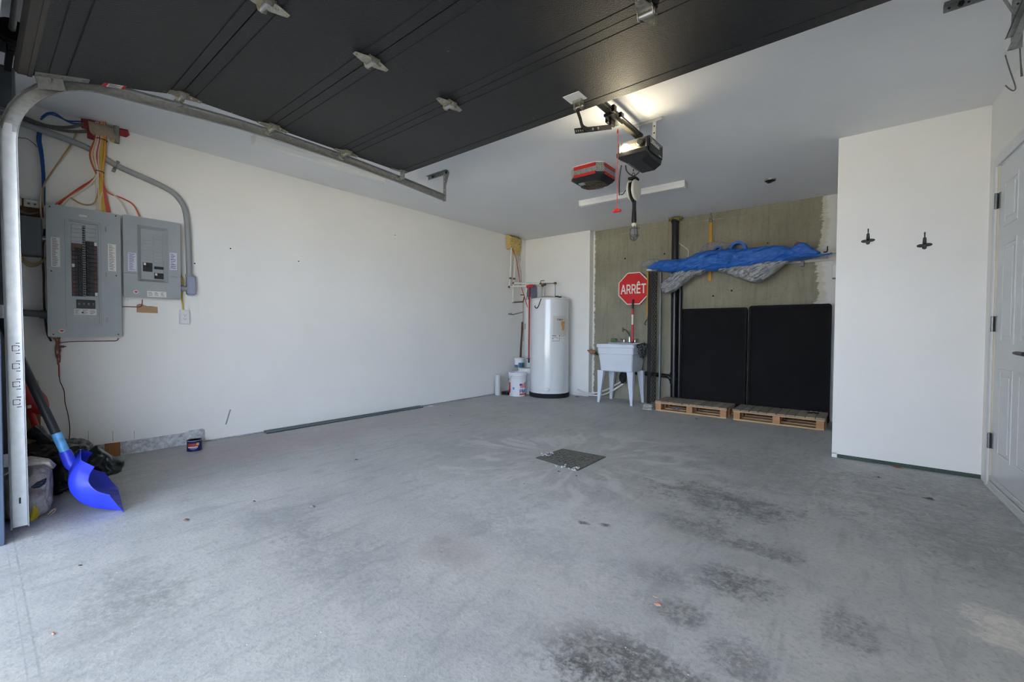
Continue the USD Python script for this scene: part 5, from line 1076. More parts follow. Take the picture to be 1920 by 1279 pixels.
part('rag', inflate([(-.09, .03), (-.03, .04), (.05, .02), (.07, -.01), (.0, -.05), (-.06, -.02)], (q[0] + .01, 6.12, q[2]), (1, 0, 0), (0, 0, 1), .05, res=.012, wrinkle=.02, seed=4, freq=40), pm('rust_rag', (168, 128, 104), .9, var=.35, scale=40), rg); part('tap', MB().ball((q[0] + .09, 6.12, q[2] - .04), .022, 1).cyl((q[0] + .05, 6.14, q[2] - .02), (q[0] + .09, 6.12, q[2] - .04), .012, 8), pm('dark_green_tap', (38, 62, 44), .5), rg)

# black drain stack and its branch
ABS = pm('black_abs_pipe', (19, 20, 22), .32, var=.15)
dr = thing('drain_stack', 'black vertical drain pipe on the concrete wall with a branch to the sink', 'drain pipe', (2.565, 6.13, 0))
part('stack', MB().cyl((2.567, 6.13, 0), (2.552, 6.13, H), .046, 18), ABS, dr); part('second_pipe', MB().cyl((2.635, 6.14, 0), (2.628, 6.14, 1.70), .028, 14), ABS, dr)
part('branch', MB().tube([(2.05, 6.12, .425), (2.44, 6.12, .405), (2.50, 6.12, .395), (2.55, 6.12, .33)], .030, 12, 4), ABS, dr)
for z in (.34, .42): part('coupling', MB().cyl((2.565, 6.13, z - .035), (2.565, 6.13, z + .035), .056, 18), ABS, dr)
part('collar', MB().lathe([(.05, 0), (.058, .04), (.06, .07), (0, .07)], (2.552, 6.13, H - .07), sides=14), RUBBER, dr)
part('foam_ring', inflate([(-.10, .0), (-.08, -.05), (-.02, -.03), (.03, -.05), (.09, -.06), (.10, .0)], (2.56, 6.10, H - .002), (1, 0, 0), (0, 0, 1), .06, res=.012, wrinkle=.03, seed=9, freq=50), pm('olive_foam', (150, 140, 82), .95, var=.35, scale=40), dr)
cable('white_wire', [at(*q, 1, 6.16) for q in ((1271, 448), (1272, 455), (1283, 463), (1291, 470), (1290, 480), (1289, 490))], .0055, PAPER, 'thin white wire curving out from the black drain pipe above the blue tarp')

# steel upright with mesh, plank, straps
po = thing('mesh_upright', 'black steel upright with diamond mesh beside the sink, holding up the shelf', 'steel upright', (2.30, 6.03, 0))
pz1 = at(1220, 509, 1, 6.02)[2]
part('angle', MB().box((2.235, 5.99, 0), (2.290, 5.995, pz1)).box((2.235, 5.99, 0), (2.240, 6.04, pz1)), ABS, po, smooth=False)
mx0, mx1 = 2.292, 2.355; e = MB()
part('edge_bar', MB().box((mx1 - .006, 6.0, 0.05), (mx1, 6.012, pz1)), ABS, po)
n = 31
for k in range(n):
    z0_ = .04 + (pz1 - .06)*k/n; dz = (pz1 - .06)/n
    for sg in (1, -1): 
        for j in (0, 1):
            xa, xb = mx0 + (mx1 - mx0)*j/2, mx0 + (mx1 - mx0)*(j + 1)/2
            za, zb = (z0_, z0_ + dz) if (sg > 0) == (j == 0) else (z0_ + dz, z0_); e.bar((xa, 6.004, za), (xb, 6.004, zb), .0085, .004, (0, 0, 1))
part('diamond_mesh', e, ABS, po, smooth=False, kind='stuff')
solo('grey_plank', MB().box((2.382, 6.04, 0), (2.40, 6.09, at(1234, 512, 1, 6.05)[2]), .003), pm('blue_grey_plank', (132, 142, 144), .7, var=.1, stretch=(6, 6, .6)), 'narrow grey-blue plank standing right of the mesh upright', 'plank')
STRAP = pm('yellow_strap', (190, 142, 42), .7, var=.12, scale=30)
ys = thing('ratchet_strap', 'yellow strap hanging from a ceiling hook down behind the blue tarp', 'strap', (3.01, 6.14, 1.7))
part('webbing', MB().box((2.99, 6.15, at(1331, 527, 1, 6.15)[2]), (3.026, 6.153, H - .12)), STRAP, ys, smooth=False)
part('hook', MB().tube([(3.008, 6.15, H), (3.008, 6.15, H - .03), (3.025, 6.15, H - .06), (3.0, 6.15, H - .085), (2.99, 6.15, H - .07)], .006, 7, 5).tube([(3.008 + .018*math.cos(a), 6.15, H - .105 + .018*math.sin(a)) for a in np.linspace(0, 2*math.pi, 15)], .005, 6), WIRE, ys)
y2 = thing('ratchet_strap', 'short yellow strap with a rusty hook hanging between the sign and the mesh upright', 'strap', (2.19, 6.1, 1.2))
a, b = at(1213.5, 510, 1, 6.02), at(1213.5, 594, 1, 6.02)
part('webbing', MB().box((a[0] - .002, 6.02, b[2]), (a[0] + .026, 6.024, a[2])), STRAP, y2, smooth=False)
part('hook', MB().tube([b + [.012, 0, 0], b + [.01, 0, -.035], b + [-.02, 0, -.06], b + [-.035, 0, -.10], b + [-.02, 0, -.118]], .008, 7, 5), BROWN, y2)

# shelf boards, tarps
WBRD = pm('weathered_white_board', (206, 204, 196), .7, var=.08, stretch=(.5, 4, 8))
sh = thing('storage_shelf', 'white board shelf on the concrete wall under the blue tarp', 'shelf', (3.35, 6.1, 1.82))
part('back_board', MB().box((2.66, 6.15, 1.925), (4.372, 6.175, 1.985), .002), WBRD, sh); part('back_board', MB().box((3.85, 6.15, 1.845), (4.372, 6.172, 1.915), .002), WBRD, sh)
part('shelf_board', MB().box((2.26, 5.86, 1.86), (4.28, 6.078, 1.885), .003), WBRD, sh)
part('end_block', MB().box((4.352, 6.11, 1.85), (4.392, 6.18, 1.98), .002), pm('brown_wood_end', (122, 86, 52), .8, var=.25, scale=20), sh)
part('bracket', MB().box((4.02, 6.10, 1.80), (4.05, 6.15, 1.86)), GREYD, sh)
part('hook', MB().tube([(4.268, 6.146, 2.01), (4.268, 6.146, 1.965), (4.262, 6.13, 1.945), (4.235, 6.12, 1.942)], .006, 7, 4), BLKM, sh)
q = at(1564, 508, 1, 6.18); th = thing('control_box', 'small white wall-mounted box beside the white closet edge', 'wall box', (4.335, 6.16, 1.64))
part('case', MB().box((4.315, 6.155, 1.645), (4.40, 6.19, 1.80), .006), WPLAS, th); part('lower_lip', MB().box((4.318, 6.150, 1.634), (4.40, 6.19, 1.648), .003), CG, th)

g = Graph(); pos = g.add('geometry') + '.position'
mpb = g.add('mapping', {'mapping_type': 'point', 'scale': (1, 2, 3)}, vector=pos) + '.vector'
nb = g.noise(mpb, 4, 6, .65, .6)
colb = g.ramp(nb, [(.3, lin((20, 84, 172))), (.72, lin((44, 116, 204)))])
TARPB = g.done('blue_tarp', colb, .40, g.add('bump', {'strength': .9, 'distance': .015}, height=g.noise(mpb, 9, 5, .6, 1.0)) + '.normal')
g = Graph(); pos = g.add('geometry') + '.position'
TARPG = g.done('silver_tarp', g.ramp(g.noise(pos, 14, 6, .65, .8), [(.3, lin((128, 130, 132))), (.7, lin((186, 188, 188)))]), .36, g.add('bump', {'strength': .9, 'distance': .02}, height=g.noise(pos, 17, 5, .6, 1.4)) + '.normal', metallic=.55)
YT = 5.83
tp = lambda px, py: np.array([at(px, py, 1, YT)[0], at(px, py, 1, YT)[2]])
topl = [(1213, 501), (1222, 494), (1235, 489.5), (1262, 488), (1285, 485), (1305, 476), (1322, 470.5), (1345, 469.5), (1375, 468.5), (1400, 467), (1425, 463), (1448, 461), (1470, 463), (1495, 470), (1520, 476), (1545, 477), (1560, 473)]
botl = [(1213, 503), (1222, 505.5), (1235, 506.5), (1262, 507), (1285, 507), (1305, 505.5), (1322, 504), (1345, 503.5), (1375, 500), (1400, 496.5), (1425, 492.5), (1448, 489), (1470, 486), (1495, 482.5), (1520, 480), (1545, 478.5), (1560, 475)]
T_, B_ = np.array([tp(*q) for q in topl]), np.array([tp(*q) for q in botl])
ts_ = np.linspace(0, 1, 240); k0 = np.linspace(0, 1, len(T_))
Tx, Tz, Bx, Bz = (np.interp(ts_, k0, c) for c in (T_[:, 0], T_[:, 1], B_[:, 0], B_[:, 1]))
rings = []
for i in range(len(ts_)):
    hgt = max(Tz[i] - Bz[i], .004); x = (Tx[i] + Bx[i])/2; dep = .235*min(1, .25 + 4*min(ts_[i], 1 - ts_[i])); ring = []
    for a in np.linspace(0, 2*math.pi, 44, endpoint=False):
        ca2, sa2 = math.cos(a), math.sin(a)
        y = YT + dep*.5*(1 - math.copysign(abs(ca2)**.6, ca2)); z = Bz[i] + hgt*(.5 + .5*math.copysign(abs(sa2)**.55, sa2))
        ring.append((x, y, z))
    rings.append(np.array(ring))
tm = loft(rings); P3 = tm.vertices; wv = meshkit.fbm(P3*[7, 16, 26], 4, 3) - .5; fold = np.sin(P3[:, 0]*9 + P3[:, 2]*60 + 5*meshkit.noise(P3*[3, 3, 6], 2))
ends = np.clip(np.minimum(P3[:, 0] - Tx[0], Tx[-1] - P3[:, 0])/.25, 0, 1)
rid = 1 - np.abs(2*meshkit.fbm(np.c_[P3[:, 0]*3.2 + P3[:, 2]*6, P3[:, 1]*4, P3[:, 2]*26 - P3[:, 0]*6.5], 3, 7) - 1)*2
tm.vertices = P3 + tm.vertex_normals*(.05*wv + .003*fold + .045*rid)[:, None]*ends[:, None]*[.6, 1, .5]
bt_ = thing('blue_tarp', 'bundled blue tarpaulin lying along the shelf on the concrete wall', 'tarp', (3.3, 5.98, 1.885))
part('roll', tm, TARPB, bt_, smooth=75)
fl_ = [(1480, 468), (1490, 459), (1500, 453.5), (1510, 456), (1522, 464), (1540, 474), (1530, 479), (1510, 480), (1490, 476)]
part('flap', inflate([tp(*q) for q in fl_], (0, YT - .012, 0), (1, 0, 0), (0, 0, 1), .016, res=.014, wrinkle=.014, seed=3, freq=20, power=.35), TARPB, bt_, smooth=60)
q = tp(1497, 457.5); part('red_mark', MB().prism([(-.038, -.004), (-.008, .020), (.036, .010), (.008, -.026)], (q[0], YT - .030, q[1] + .0), (1, 0, 0), (0, 0, 1), .002), pm('dark_red_print', (104, 30, 44), .5), bt_)
def ribbon_arc(px0, px1, pyb, pyt, w, mat, nm):
    a, b = tp(px0, pyb), tp(px1, pyb); top = tp((px0 + px1)/2, pyt); cx_, rz_ = (a[0] + b[0])/2, top[1] - a[1]; V, Fc = [], []
    for k, t in enumerate(np.linspace(0, math.pi, 17)):
        for rs, yo in ((1, 0), (1, w), (.72, w), (.72, 0)): V.append([cx_ - math.cos(t)*(b[0] - a[0])/2*rs, YT + .06 + yo, a[1] + math.sin(t)*rz_*rs])
    for i in range(16):
        for j in range(4): p_, q_ = i*4 + j, i*4 + (j+1) % 4; Fc += [[p_, q_, q_ + 4], [p_, q_ + 4, p_ + 4]]
    Fc += [[0, 2, 1], [0, 3, 2], [64, 65, 66], [64, 66, 67]]
    mm = trimesh.Trimesh(V, Fc, process=False); mm.fix_normals(); part(nm, mm, mat, bt_)
ribbon_arc(1364, 1397, 469, 450, .12, TARPB, 'loop'); ribbon_arc(1335, 1352, 472, 460, .09, TARPB, 'loop')
YG = 5.90; tg = lambda px, py: np.array([at(px, py, 1, YG)[0], at(px, py, 1, YG)[2]])
def grey(pts, label, seed, thick=.035, stretch=(.25, 1.1), turn=0.):
    solo('grey_tarp', inflate([tg(*q) for q in pts], (0, YG, 0), (1, 0, 0), (0, 0, 1), thick, res=.008, wrinkle=.038, seed=seed, freq=30, back=.3, power=.4, stretch=stretch, turn=turn), TARPG, label, 'tarp', smooth=60)
grey([(1238, 540), (1240, 531), (1250, 522), (1262, 511), (1285, 503), (1312, 500), (1328, 502), (1322, 510), (1316, 516), (1300, 519), (1285, 531), (1268, 545), (1250, 553), (1243, 549)], 'silver-grey tarp end hanging below the left part of the blue tarp', 11, turn=.62)
grey([(1338, 505), (1360, 499), (1400, 492), (1440, 486), (1476, 484), (1480, 490), (1468, 500), (1448, 516), (1430, 528), (1421, 532), (1408, 530), (1380, 521), (1355, 512)], 'wide silver-grey tarp hanging below the middle of the blue tarp', 12, turn=.45, stretch=(.18, .9))
PLW = usdkit.material(stage, '/World/Looks/clear_film', {'t': ('transparent_bsdf', {'color': (.85, .86, .86)}), 'd': ('principled_bsdf', {'base_color': (.5, .5, .5), 'roughness': .2}), 'g': ('geometry', {}), 'n': ('noise_texture', {'scale': 26.0, 'detail': 5.0}), 'b': ('bump', {'strength': 1.0, 'distance': .02}), 'r': ('map_range', {'from_min': .35, 'from_max': .7, 'to_min': .1, 'to_max': .55}), 'm': ('mix_closure', {})},
   [('g.position', 'n.vector'), ('n.fac', 'r.value'), ('n.fac', 'b.height'), ('b.normal', 'd.normal'), ('r.result', 'm.fac'), ('t.BSDF', 'm.closure1'), ('d.BSDF', 'm.closure2')], surface='m.closure')
fy_ = lambda px, py: np.array([at(px, py, 1, 6.02)[0], at(px, py, 1, 6.02)[2]])
solo('plastic_film', inflate([fy_(*q) for q in ((1306, 478), (1316, 463), (1328, 455), (1345, 452), (1358, 454), (1372, 455), (1382, 462), (1378, 472), (1350, 474), (1322, 476))], (0, 6.03, 0), (1, 0, 0), (0, 0, 1), .05, res=.016, wrinkle=.03, seed=21, freq=22), PLW, 'crumpled clear plastic film behind the blue tarp', 'plastic film', smooth=60)
solo('plastic_film', inflate([fy_(*q) for q in ((1207, 503), (1210, 494), (1222, 489), (1236, 488), (1252, 490), (1244, 497), (1222, 505))], (0, 5.87, 0), (1, 0, 0), (0, 0, 1), .05, res=.016, wrinkle=.03, seed=22, freq=22), PLW, 'clear plastic film at the left end of the blue tarp', 'plastic film', smooth=60)

# two large black boards leaning on the wall behind the pallets
BBRD = pm('black_board_cloth', (19, 19, 20), .85, var=.35, scale=2.2, bump=.2, bscale=300, detail=6, specular_ior_level=.25); BRIM = pm('black_board_rim', (8, 8, 9), .7, var=.15, specular_ior_level=.25)
for k, (xa, xb, zt_) in enumerate(((2.668, 3.475, 1.335), (3.497, 4.325, 1.352))):
    pb_ = thing('black_board', f'tall black rimmed board leaning on the concrete wall, {"left" if k == 0 else "right"} of two', 'board', ((xa + xb)/2, 6.05, .0))
    M = np.eye(4); th_ = math.atan(.02); M[:3, :3] = [[1, 0, 0], [0, math.cos(th_), math.sin(th_)], [0, -math.sin(th_), math.cos(th_)]]; M[:3, 3] = [0, 6.03, 0]
    pn = MB().prism(affinity.translate(rrect(xb - xa - .01, zt_ - .06, .02), (xa + xb)/2, zt_/2 + .03), (0, .022, 0), (1, 0, 0), (0, 0, 1), -.02).m(); pn.apply_transform(M); part('panel', pn, BBRD, pb_)
    o = affinity.translate(rrect(xb - xa, zt_, .03), (xa + xb)/2, zt_/2); rm = MB().prism(o.difference(o.buffer(-.026)), (0, .004, 0), (1, 0, 0), (0, 0, 1), -.042)
    rm.prism(o.buffer(-.004).difference(o.buffer(-.020)), (0, -.004, 0), (1, 0, 0), (0, 0, 1), -.01); rm = rm.m(); rm.apply_transform(M); part('rim', rm, BRIM, pb_, smooth=40)

# two pallets end to end
def wood(n, c): 
    g = Graph(); pos = g.add('geometry') + '.position'
    mp = g.add('mapping', {'mapping_type': 'point', 'scale': (14, 1.4, 10) if 'deck' in n else (1.4, 14, 10)}, vector=pos) + '.vector'; n1 = g.noise(mp, 3.2, 6, .65, .5); b = lin(c)
    return g.done(n, g.ramp(n1, [(.3, b*.82), (.7, b*1.1)]), .8, g.add('bump', {'strength': .3, 'distance': .003}, height=n1) + '.normal')
DECK = [wood(f'pallet_deck_{a}', c) for a, c in (('worn', (166, 150, 130)), ('grey', (152, 142, 128)), ('pale', (176, 158, 136)))]
PINE = [wood('pine_side', (204, 166, 122)), wood('pine_block', (190, 142, 98)), wood('pine_pale', (210, 176, 132))]
def pallet(xa, xb, y0, nboards, label):
    t = thing('pallet', label, 'pallet', ((xa + xb)/2, y0 + .25, 0)); y1, zt_ = 6.02, .128
    w = (xb - xa)/nboards
    for k in range(nboards):
        c = xa + w*(k + .5); dy = rng.uniform(-.006, .006); part('deck_board', MB().box((c - w/2 + .0025, y0 + dy - .008, zt_ - .017), (c + w/2 - .0025, y1 + dy, zt_ + rng.uniform(-.001, .001)), .002), DECK[rng.integers(3)], t)
    for y in (y0, (y0 + y1)/2 - .04, y1 - .09):
        part('stringer', MB().box((xa + .005, y, zt_ - .034), (xb - .005, y + .09, zt_ - .018), .0015), PINE[0], t)
        part('bottom_board', MB().box((xa + .01, y, .0), (xb - .01, y + .09, .016), .0015), PINE[2], t)
        for x in (xa + .012, (xa + xb)/2 - .035, xb - .082): part('block', MB().box((x, y + .002, .016), (x + .07, y + .088, zt_ - .034), .002), PINE[1], t)
    return t
pallet(2.505, 3.375, 5.585, 10, 'low wooden pallet in front of the black boards, left of two')
pallet(3.43, 4.318, 5.575, 10, 'low wooden pallet in front of the black boards, right of two, beside the closet wall')
q = at(1524, 775.5, 2, .13); solo('strap_scrap', MB().tube([q + [-.05, -.01, .006], q + [-.01, -.005, .008], q + [.0, .01, .012], q + [.02, .012, .01], q + [.055, .015, .006]], .007, 7, 5), BLACKP, 'scrap of black strap lying on the right pallet', 'scrap')
q = at(1224, 762, 2, 0); st_ = thing('shingle_stack', 'little stack of ridged grey scraps on the floor left of the pallets', 'scrap stack', (2.42, 5.62, 0))
for k in range(4): part('slat', MB().box((2.345 + .006*k, 5.56 + .004*k, .018*k), (2.475, 5.68, .018*k + .013), .002), (BARE, INK)[k % 2] if k % 2 == 0 else pm('pale_card', (176, 168, 152), .8, var=.2), st_)
solo('debris_heap', inflate([(-.05, 0), (.05, 0), (.04, .03), (.0, .045), (-.04, .025)], (2.72, 5.78, .001), (1, 0, 0), (0, 0, 1), .03, res=.008, wrinkle=.012, seed=6, freq=90), pm('pale_grit', (150, 150, 150), .9, var=.5, scale=120), 'small pale crumpled scrap under the left pallet', 'scrap')

# ---------------------------------------------------------------- left foreground: shovels, sacks, can
BLS = pm('blue_shovel_plastic', (44, 62, 214), .42, var=.06, scale=10)
sv = thing('snow_shovel', 'blue plastic snow shovel with a black handle leaning at the left door track', 'snow shovel', (1.25, .42, 0))
near, far = FL(232, 961), np.array([.915, .572, 0.0]); near = np.array([near[0], near[1], 0]); ew = _unit(far - near); Wd = np.linalg.norm(far - near)
ef = np.array([-ew[1], ew[0], 0]); ef = ef if ef[1] > 0 else -ef        # forward, away from the handle
prof = np.array([(0, .0), (-.06, .012), (-.13, .038), (-.195, .085), (-.235, .145), (-.245, .205), (-.225, .262), (-.19, .305)])
prof = prof*np.array([.88, 1.0]); prof = spline(np.c_[prof, np.zeros(len(prof))], 4)[:, :2]
tn = np.gradient(prof, axis=0); tn /= np.linalg.norm(tn, axis=1, keepdims=True); nn2 = np.c_[tn[:, 1], -tn[:, 0]]; nn2 *= np.sign(nn2[:, :1].sum() + 1e-9)
U = np.linspace(0, 1, 25); V, Fc = [], []
def blade(th):
    out = []
    for i, ((f, z), n_) in enumerate(zip(prof, nn2)):
        t = i/(len(prof) - 1); wid = Wd*(1 - .28*t**2.2)
        for u in U:
            c = abs(2*u - 1); lift = .10*max(0, (c - .80)/.20)**1.4*min(1, t*4)*(1 - .35*t); rib = .004*(math.sin(u*math.pi*14) > .3)*(t < .72)*(c < .78)
            q = near + ew*(Wd/2 + (u - .5)*wid) + ef*(f + n_[0]*(lift + rib*th + th*.004)) + np.array([0, 0, max(z + n_[1]*(lift + rib*th + th*.004), .0005)])
            out.append(q)
    return np.array(out)
A_, B__ = blade(0), blade(1); n, mU = len(prof), len(U); NV = n*mU
idx = np.arange(NV).reshape(n, mU)
for i in range(n - 1):
    for j in range(mU - 1):
        a, b, c, d = idx[i, j], idx[i, j+1], idx[i+1, j+1], idx[i+1, j]; Fc += [[a, b, c], [a, c, d], [a + NV, c + NV, b + NV], [a + NV, d + NV, c + NV]]
rim = list(idx[0, :]) + list(idx[1:, -1]) + list(idx[-1, -2::-1]) + list(idx[-2:0:-1, 0])
for a, b in zip(rim, rim[1:] + rim[:1]): Fc += [[a, b + NV, b], [a, a + NV, b + NV]]
bm_ = trimesh.Trimesh(np.vstack([A_, B__]), Fc, process=False); bm_.fix_normals()
part('blade', bm_, BLS, sv, smooth=35)
mid = near + ew*Wd/2; sock = mid + ef*(-.185) + np.array([0, 0, .27])
htop = at(4, 603, 0, 1.02); hl0 = at(131, 872, 0, 1.20)
hd0 = at(124, 852, 0, sock[0] - .02); hdir = _unit(htop - hd0)
part('socket', MB().tube([sock + ef*.015 + [0, 0, -.05], hd0 - hdir*.06, hd0 + hdir*.02], [.036, .030, .026], 14), BLS, sv)
part('handle', MB().cyl(hd0 - hdir*.03, htop + hdir*.12, .0205, 16), pm('charcoal_grip', (40, 44, 48), .55, var=.08), sv)
a, b = at(136, 862, 0, hd0[0]), at(118, 832, 0, hd0[0]); part('sticker', MB().cyl(hd0 + hdir*.005, hd0 + hdir*.13, .0216, 16), pm('blue_white_sticker', (96, 168, 222), .4, var=.35, scale=26, detail=6), sv, 'light blue and white sticker round the handle')
part('top_grip', MB().tube([htop + hdir*.12 + [-.06, 0, -.0], htop + hdir*.12 + [.06, 0, 0]], .016, 10), BLACKP, sv)
rs = thing('red_shovel', 'red shovel standing scoop-up behind the black handle at the left', 'shovel', (.36, .26, 0))
RX_ = .36; rp2 = lambda px, py: (at(px, py, 0, RX_)[1], at(px, py, 0, RX_)[2])
part('scoop', inflate([rp2(*q) for q in ((30, 706), (46, 711), (60, 722), (76, 730), (88, 744), (93, 760), (92, 770), (82, 777), (60, 777), (40, 774), (24, 770), (22, 730))], (RX_, 0, 0), YR, ZU, .04, res=.014, wrinkle=.004, seed=4, freq=10), pm('red_shovel_plastic', (176, 32, 38), .4, var=.1), rs, smooth=50)
part('rivet_plate', MB().box((RX_ + .02, rp2(50, 765)[0], rp2(50, 765)[1]), (RX_ + .045, rp2(58, 758)[0], rp2(58, 758)[1]), .003), PAPER, rs)
part('handle', MB().cyl([RX_, *rp2(57, 770)], [RX_ - .02, rp2(100, 888)[0], .02], .016, 12), pm('red_shovel_plastic', (176, 32, 38), .4, var=.1), rs)
bagd = Graph(); pos = bagd.add('geometry') + '.position'
BAGM = bagd.done('black_bag_film', bagd.ramp(bagd.noise(pos, 9, 5, .6), [(.35, lin((16, 17, 18))), (.75, lin((42, 46, 46)))]), .22, bagd.add('bump', {'strength': .8, 'distance': .03}, height=bagd.noise(pos, 11, 6, .6, 1.2)) + '.normal')
def sack(c, r, seed, folds, sub=4, flat=.0, squash=2.2):
    b = trimesh.creation.icosphere(sub, 1.0); V = b.vertices.copy(); sgz = np.sign(V[:, 2]); V[:, 2] = sgz*np.abs(V[:, 2])**(1/squash)
    rad = np.linalg.norm(V[:, :2], axis=1, keepdims=True); V[:, :2] *= (np.clip(rad, 1e-6, 1)**(1/1.6))/np.clip(rad, 1e-6, None)
    ridge = 1 - np.abs(2*meshkit.fbm(V*2.6, 4, seed) - 1)*2; V *= (1 + folds*(ridge - .4))[:, None]
    V = V*np.asarray(r); V[:, 2] = np.maximum(V[:, 2] + r[2], .0); V += np.asarray([c[0], c[1], 0]); b.vertices = V; return b
tb_ = thing('trash_bag', 'crumpled black plastic bag behind the blue shovel', 'bag', (.60, .42, 0))
part('film', sack((.60, .32), (.23, .17, .14), 3, .22), BAGM, tb_, smooth=40)
part('corner', inflate([(-.13, .02), (.02, .15), (.10, .06), (.17, .03), (.14, -.06), (.0, -.08), (-.13, -.07)], (.76, .475, .115), _unit([-.1, 1, 0]), (0, 0, 1), .05, res=.012, wrinkle=.045, seed=7, freq=18), pm('dull_green_film', (34, 40, 40), .25, var=.3, scale=14), tb_, smooth=50)
q = np.array([.915, .585, .095]); part('print', MB().text('x', q, (-.1, 1, 0), (0, 0, 1), .02, .02).text('222', q + [0, .03, 0], (-.1, 1, 0), (0, 0, 1), .02, .04), PAPER, tb_, kind='stuff') if False else None
part('tied_top', MB().tube([(.60, .30, .27), (.56, .27, .33), (.52, .24, .36)], [.05, .03, .05], 10, 4), BAGM, tb_)
sa = thing('salt_sack', 'dirty white woven sack with a yellow print, behind the foot of the door track', 'sack', (1.10, .20, 0))
g = Graph(); pos = g.add('geometry') + '.position'; c_ = g.ramp(g.noise(pos, 11, 7, .7), [(.35, lin((150, 142, 128))), (.65, lin((198, 192, 180)))])
c_ = g.mix(g.mapr(g.noise(pos, 5, 5, .6), .52, .64, 0, .6), c_, lin((112, 96, 74)))
SACKM = g.done('dirty_white_weave', c_, .8, g.add('bump', {'strength': .6, 'distance': .01}, height=g.noise(pos, 22, 5, .6)) + '.normal')
part('body', sack((1.10, .175), (.115, .095, .14), 5, .10), SACKM, sa, smooth=50)
part('folded_top', inflate([(-.10, -.02), (-.06, .05), (.02, .06), (.09, .03), (.115, -.01), (.10, -.035), (.07, .0), (-.02, .01), (-.08, -.03)], (1.205, .165, .285), YR, ZU, .04, res=.01, wrinkle=.015, seed=2, freq=25), SACKM, sa, smooth=50)
part('yellow_print', inflate([(-.035, -.10), (.0, -.11), (.022, -.02), (.0, .06), (-.035, .08)], (1.190, at(66, 948, 0, 1.2)[1], at(66, 948, 0, 1.2)[2]), YR, ZU, .026, res=.01, wrinkle=.003, seed=1), pm('yellow_print', (206, 186, 40), .6, var=.15), sa, smooth=50)
part('tape_patch', inflate([(-.03, -.025), (.02, -.02), (.045, .0), (.05, .03), (.03, .025), (-.03, .03)], (1.195, at(62, 912, 0, 1.2)[1], at(62, 912, 0, 1.2)[2]), YR, ZU, .022, res=.008, wrinkle=.004, seed=1), pm('dark_blue_patch', (42, 52, 66), .6, var=.3, scale=30), sa)
solo('twig', MB().tube([FL(82, 972) + [0, 0, .006], at(94, 966, 0, 1.2), at(104, 957, 0, 1.19), at(102, 954, 0, 1.19), at(90, 965, 0, 1.2)], .0035, 5, 5), pm('dry_straw', (150, 134, 106), .9), 'loop of dry straw on the floor beside the dirty white sack', 'straw')
crt = thing('cardboard_box', 'brown cardboard carton against the wall, mostly hidden behind the door track', 'carton', (.3, .19, 0))
part('carton', MB().box((.08, .10, 0), (.28, .285, .50), .004), pm('brown_card', (140, 114, 84), .85, var=.12), crt)
part('flap', MB().box((.08, .285, .42), (.28, .295, .52), .002), pm('brown_card', (140, 114, 84), .85), crt); part('wrap', MB().box((.09, .10, .50), (.27, .28, .68), .02), pm('clear_grey_wrap', (150, 142, 132), .3, var=.3, scale=12), crt)

q = FL(364, 846); can_c = (q[0] - .035, q[1] + .012)
cn = thing('paint_can', 'small dark blue printed tin by the wall cut-out', 'tin', (*can_c, 0))
part('body', MB().lathe([(0, 0), (.053, 0), (.055, .004), (.053, .008), (.053, .080), (.055, .084), (.053, .088), (.050, .088), (.049, .07), (0, .07)], (*can_c, 0), sides=30), pm('navy_tin', (28, 30, 96), .35, .2, var=.1), cn)
part('rim', MB().lathe([(.051, .084), (.056, .085), (.056, .090), (.051, .090), (.051, .084)], (*can_c, 0), sides=30), ALU, cn)
part('dried_paint', MB().lathe([(0, .07), (.05, .07), (.05, .074), (.02, .079), (0, .08)], (*can_c, 0)), pm('dried_paint', (168, 164, 150), .8, var=.3, scale=60), cn)
cb_ = math.atan2(-can_c[1], EYE[0] - can_c[0])
def cw(a0, a1, z0, z1, mat, nm, d=.0006):
    global base; keep, base = base, cb_; mm = wrap(a0*.053, a1*.053, z0, z1, d, 8, .0533, can_c); base = keep; return part(nm, mm, mat, cn, smooth=False)
cw(-.95, .55, .040, .066, pm('tin_red_print', (176, 60, 54), .5, var=.3, scale=90), 'red_print'); cw(.25, .62, .048, .070, pm('tin_yellow_print', (222, 170, 60), .5, var=.2, scale=80), 'yellow_print', .0012); cw(-.9, .45, .030, .040, PAPER, 'white_band', .0012); cw(-.6, .3, .020, .025, pm('tin_pale_print', (150, 152, 206), .5), 'pale_print')

# low metal strip along the left wall
sa0, sa1 = FL(500, 812), FL(797, 756.5)
ms = MB(); d_ = _unit(np.array([0.0, 1, 0])); x_c = .05
ms.box((.018, 1.80, .001), (.085, 3.75, .006)).box((.018, 1.80, .001), (.022, 3.75, .022)).box((.081, 1.80, .001), (.085, 3.75, .018))
solo('metal_channel', ms, pm('painted_channel', (126, 136, 138), .5, .4, var=.1, stretch=(6, .6, 6)), 'long grey metal channel lying on the floor along the left wall', 'channel')
solo('white_crumb', MB().box((.07, 3.83, 0), (.12, 3.9, .012), .004), PAPER, 'white plaster scrap on the floor at the far end of the grey channel', 'scrap')

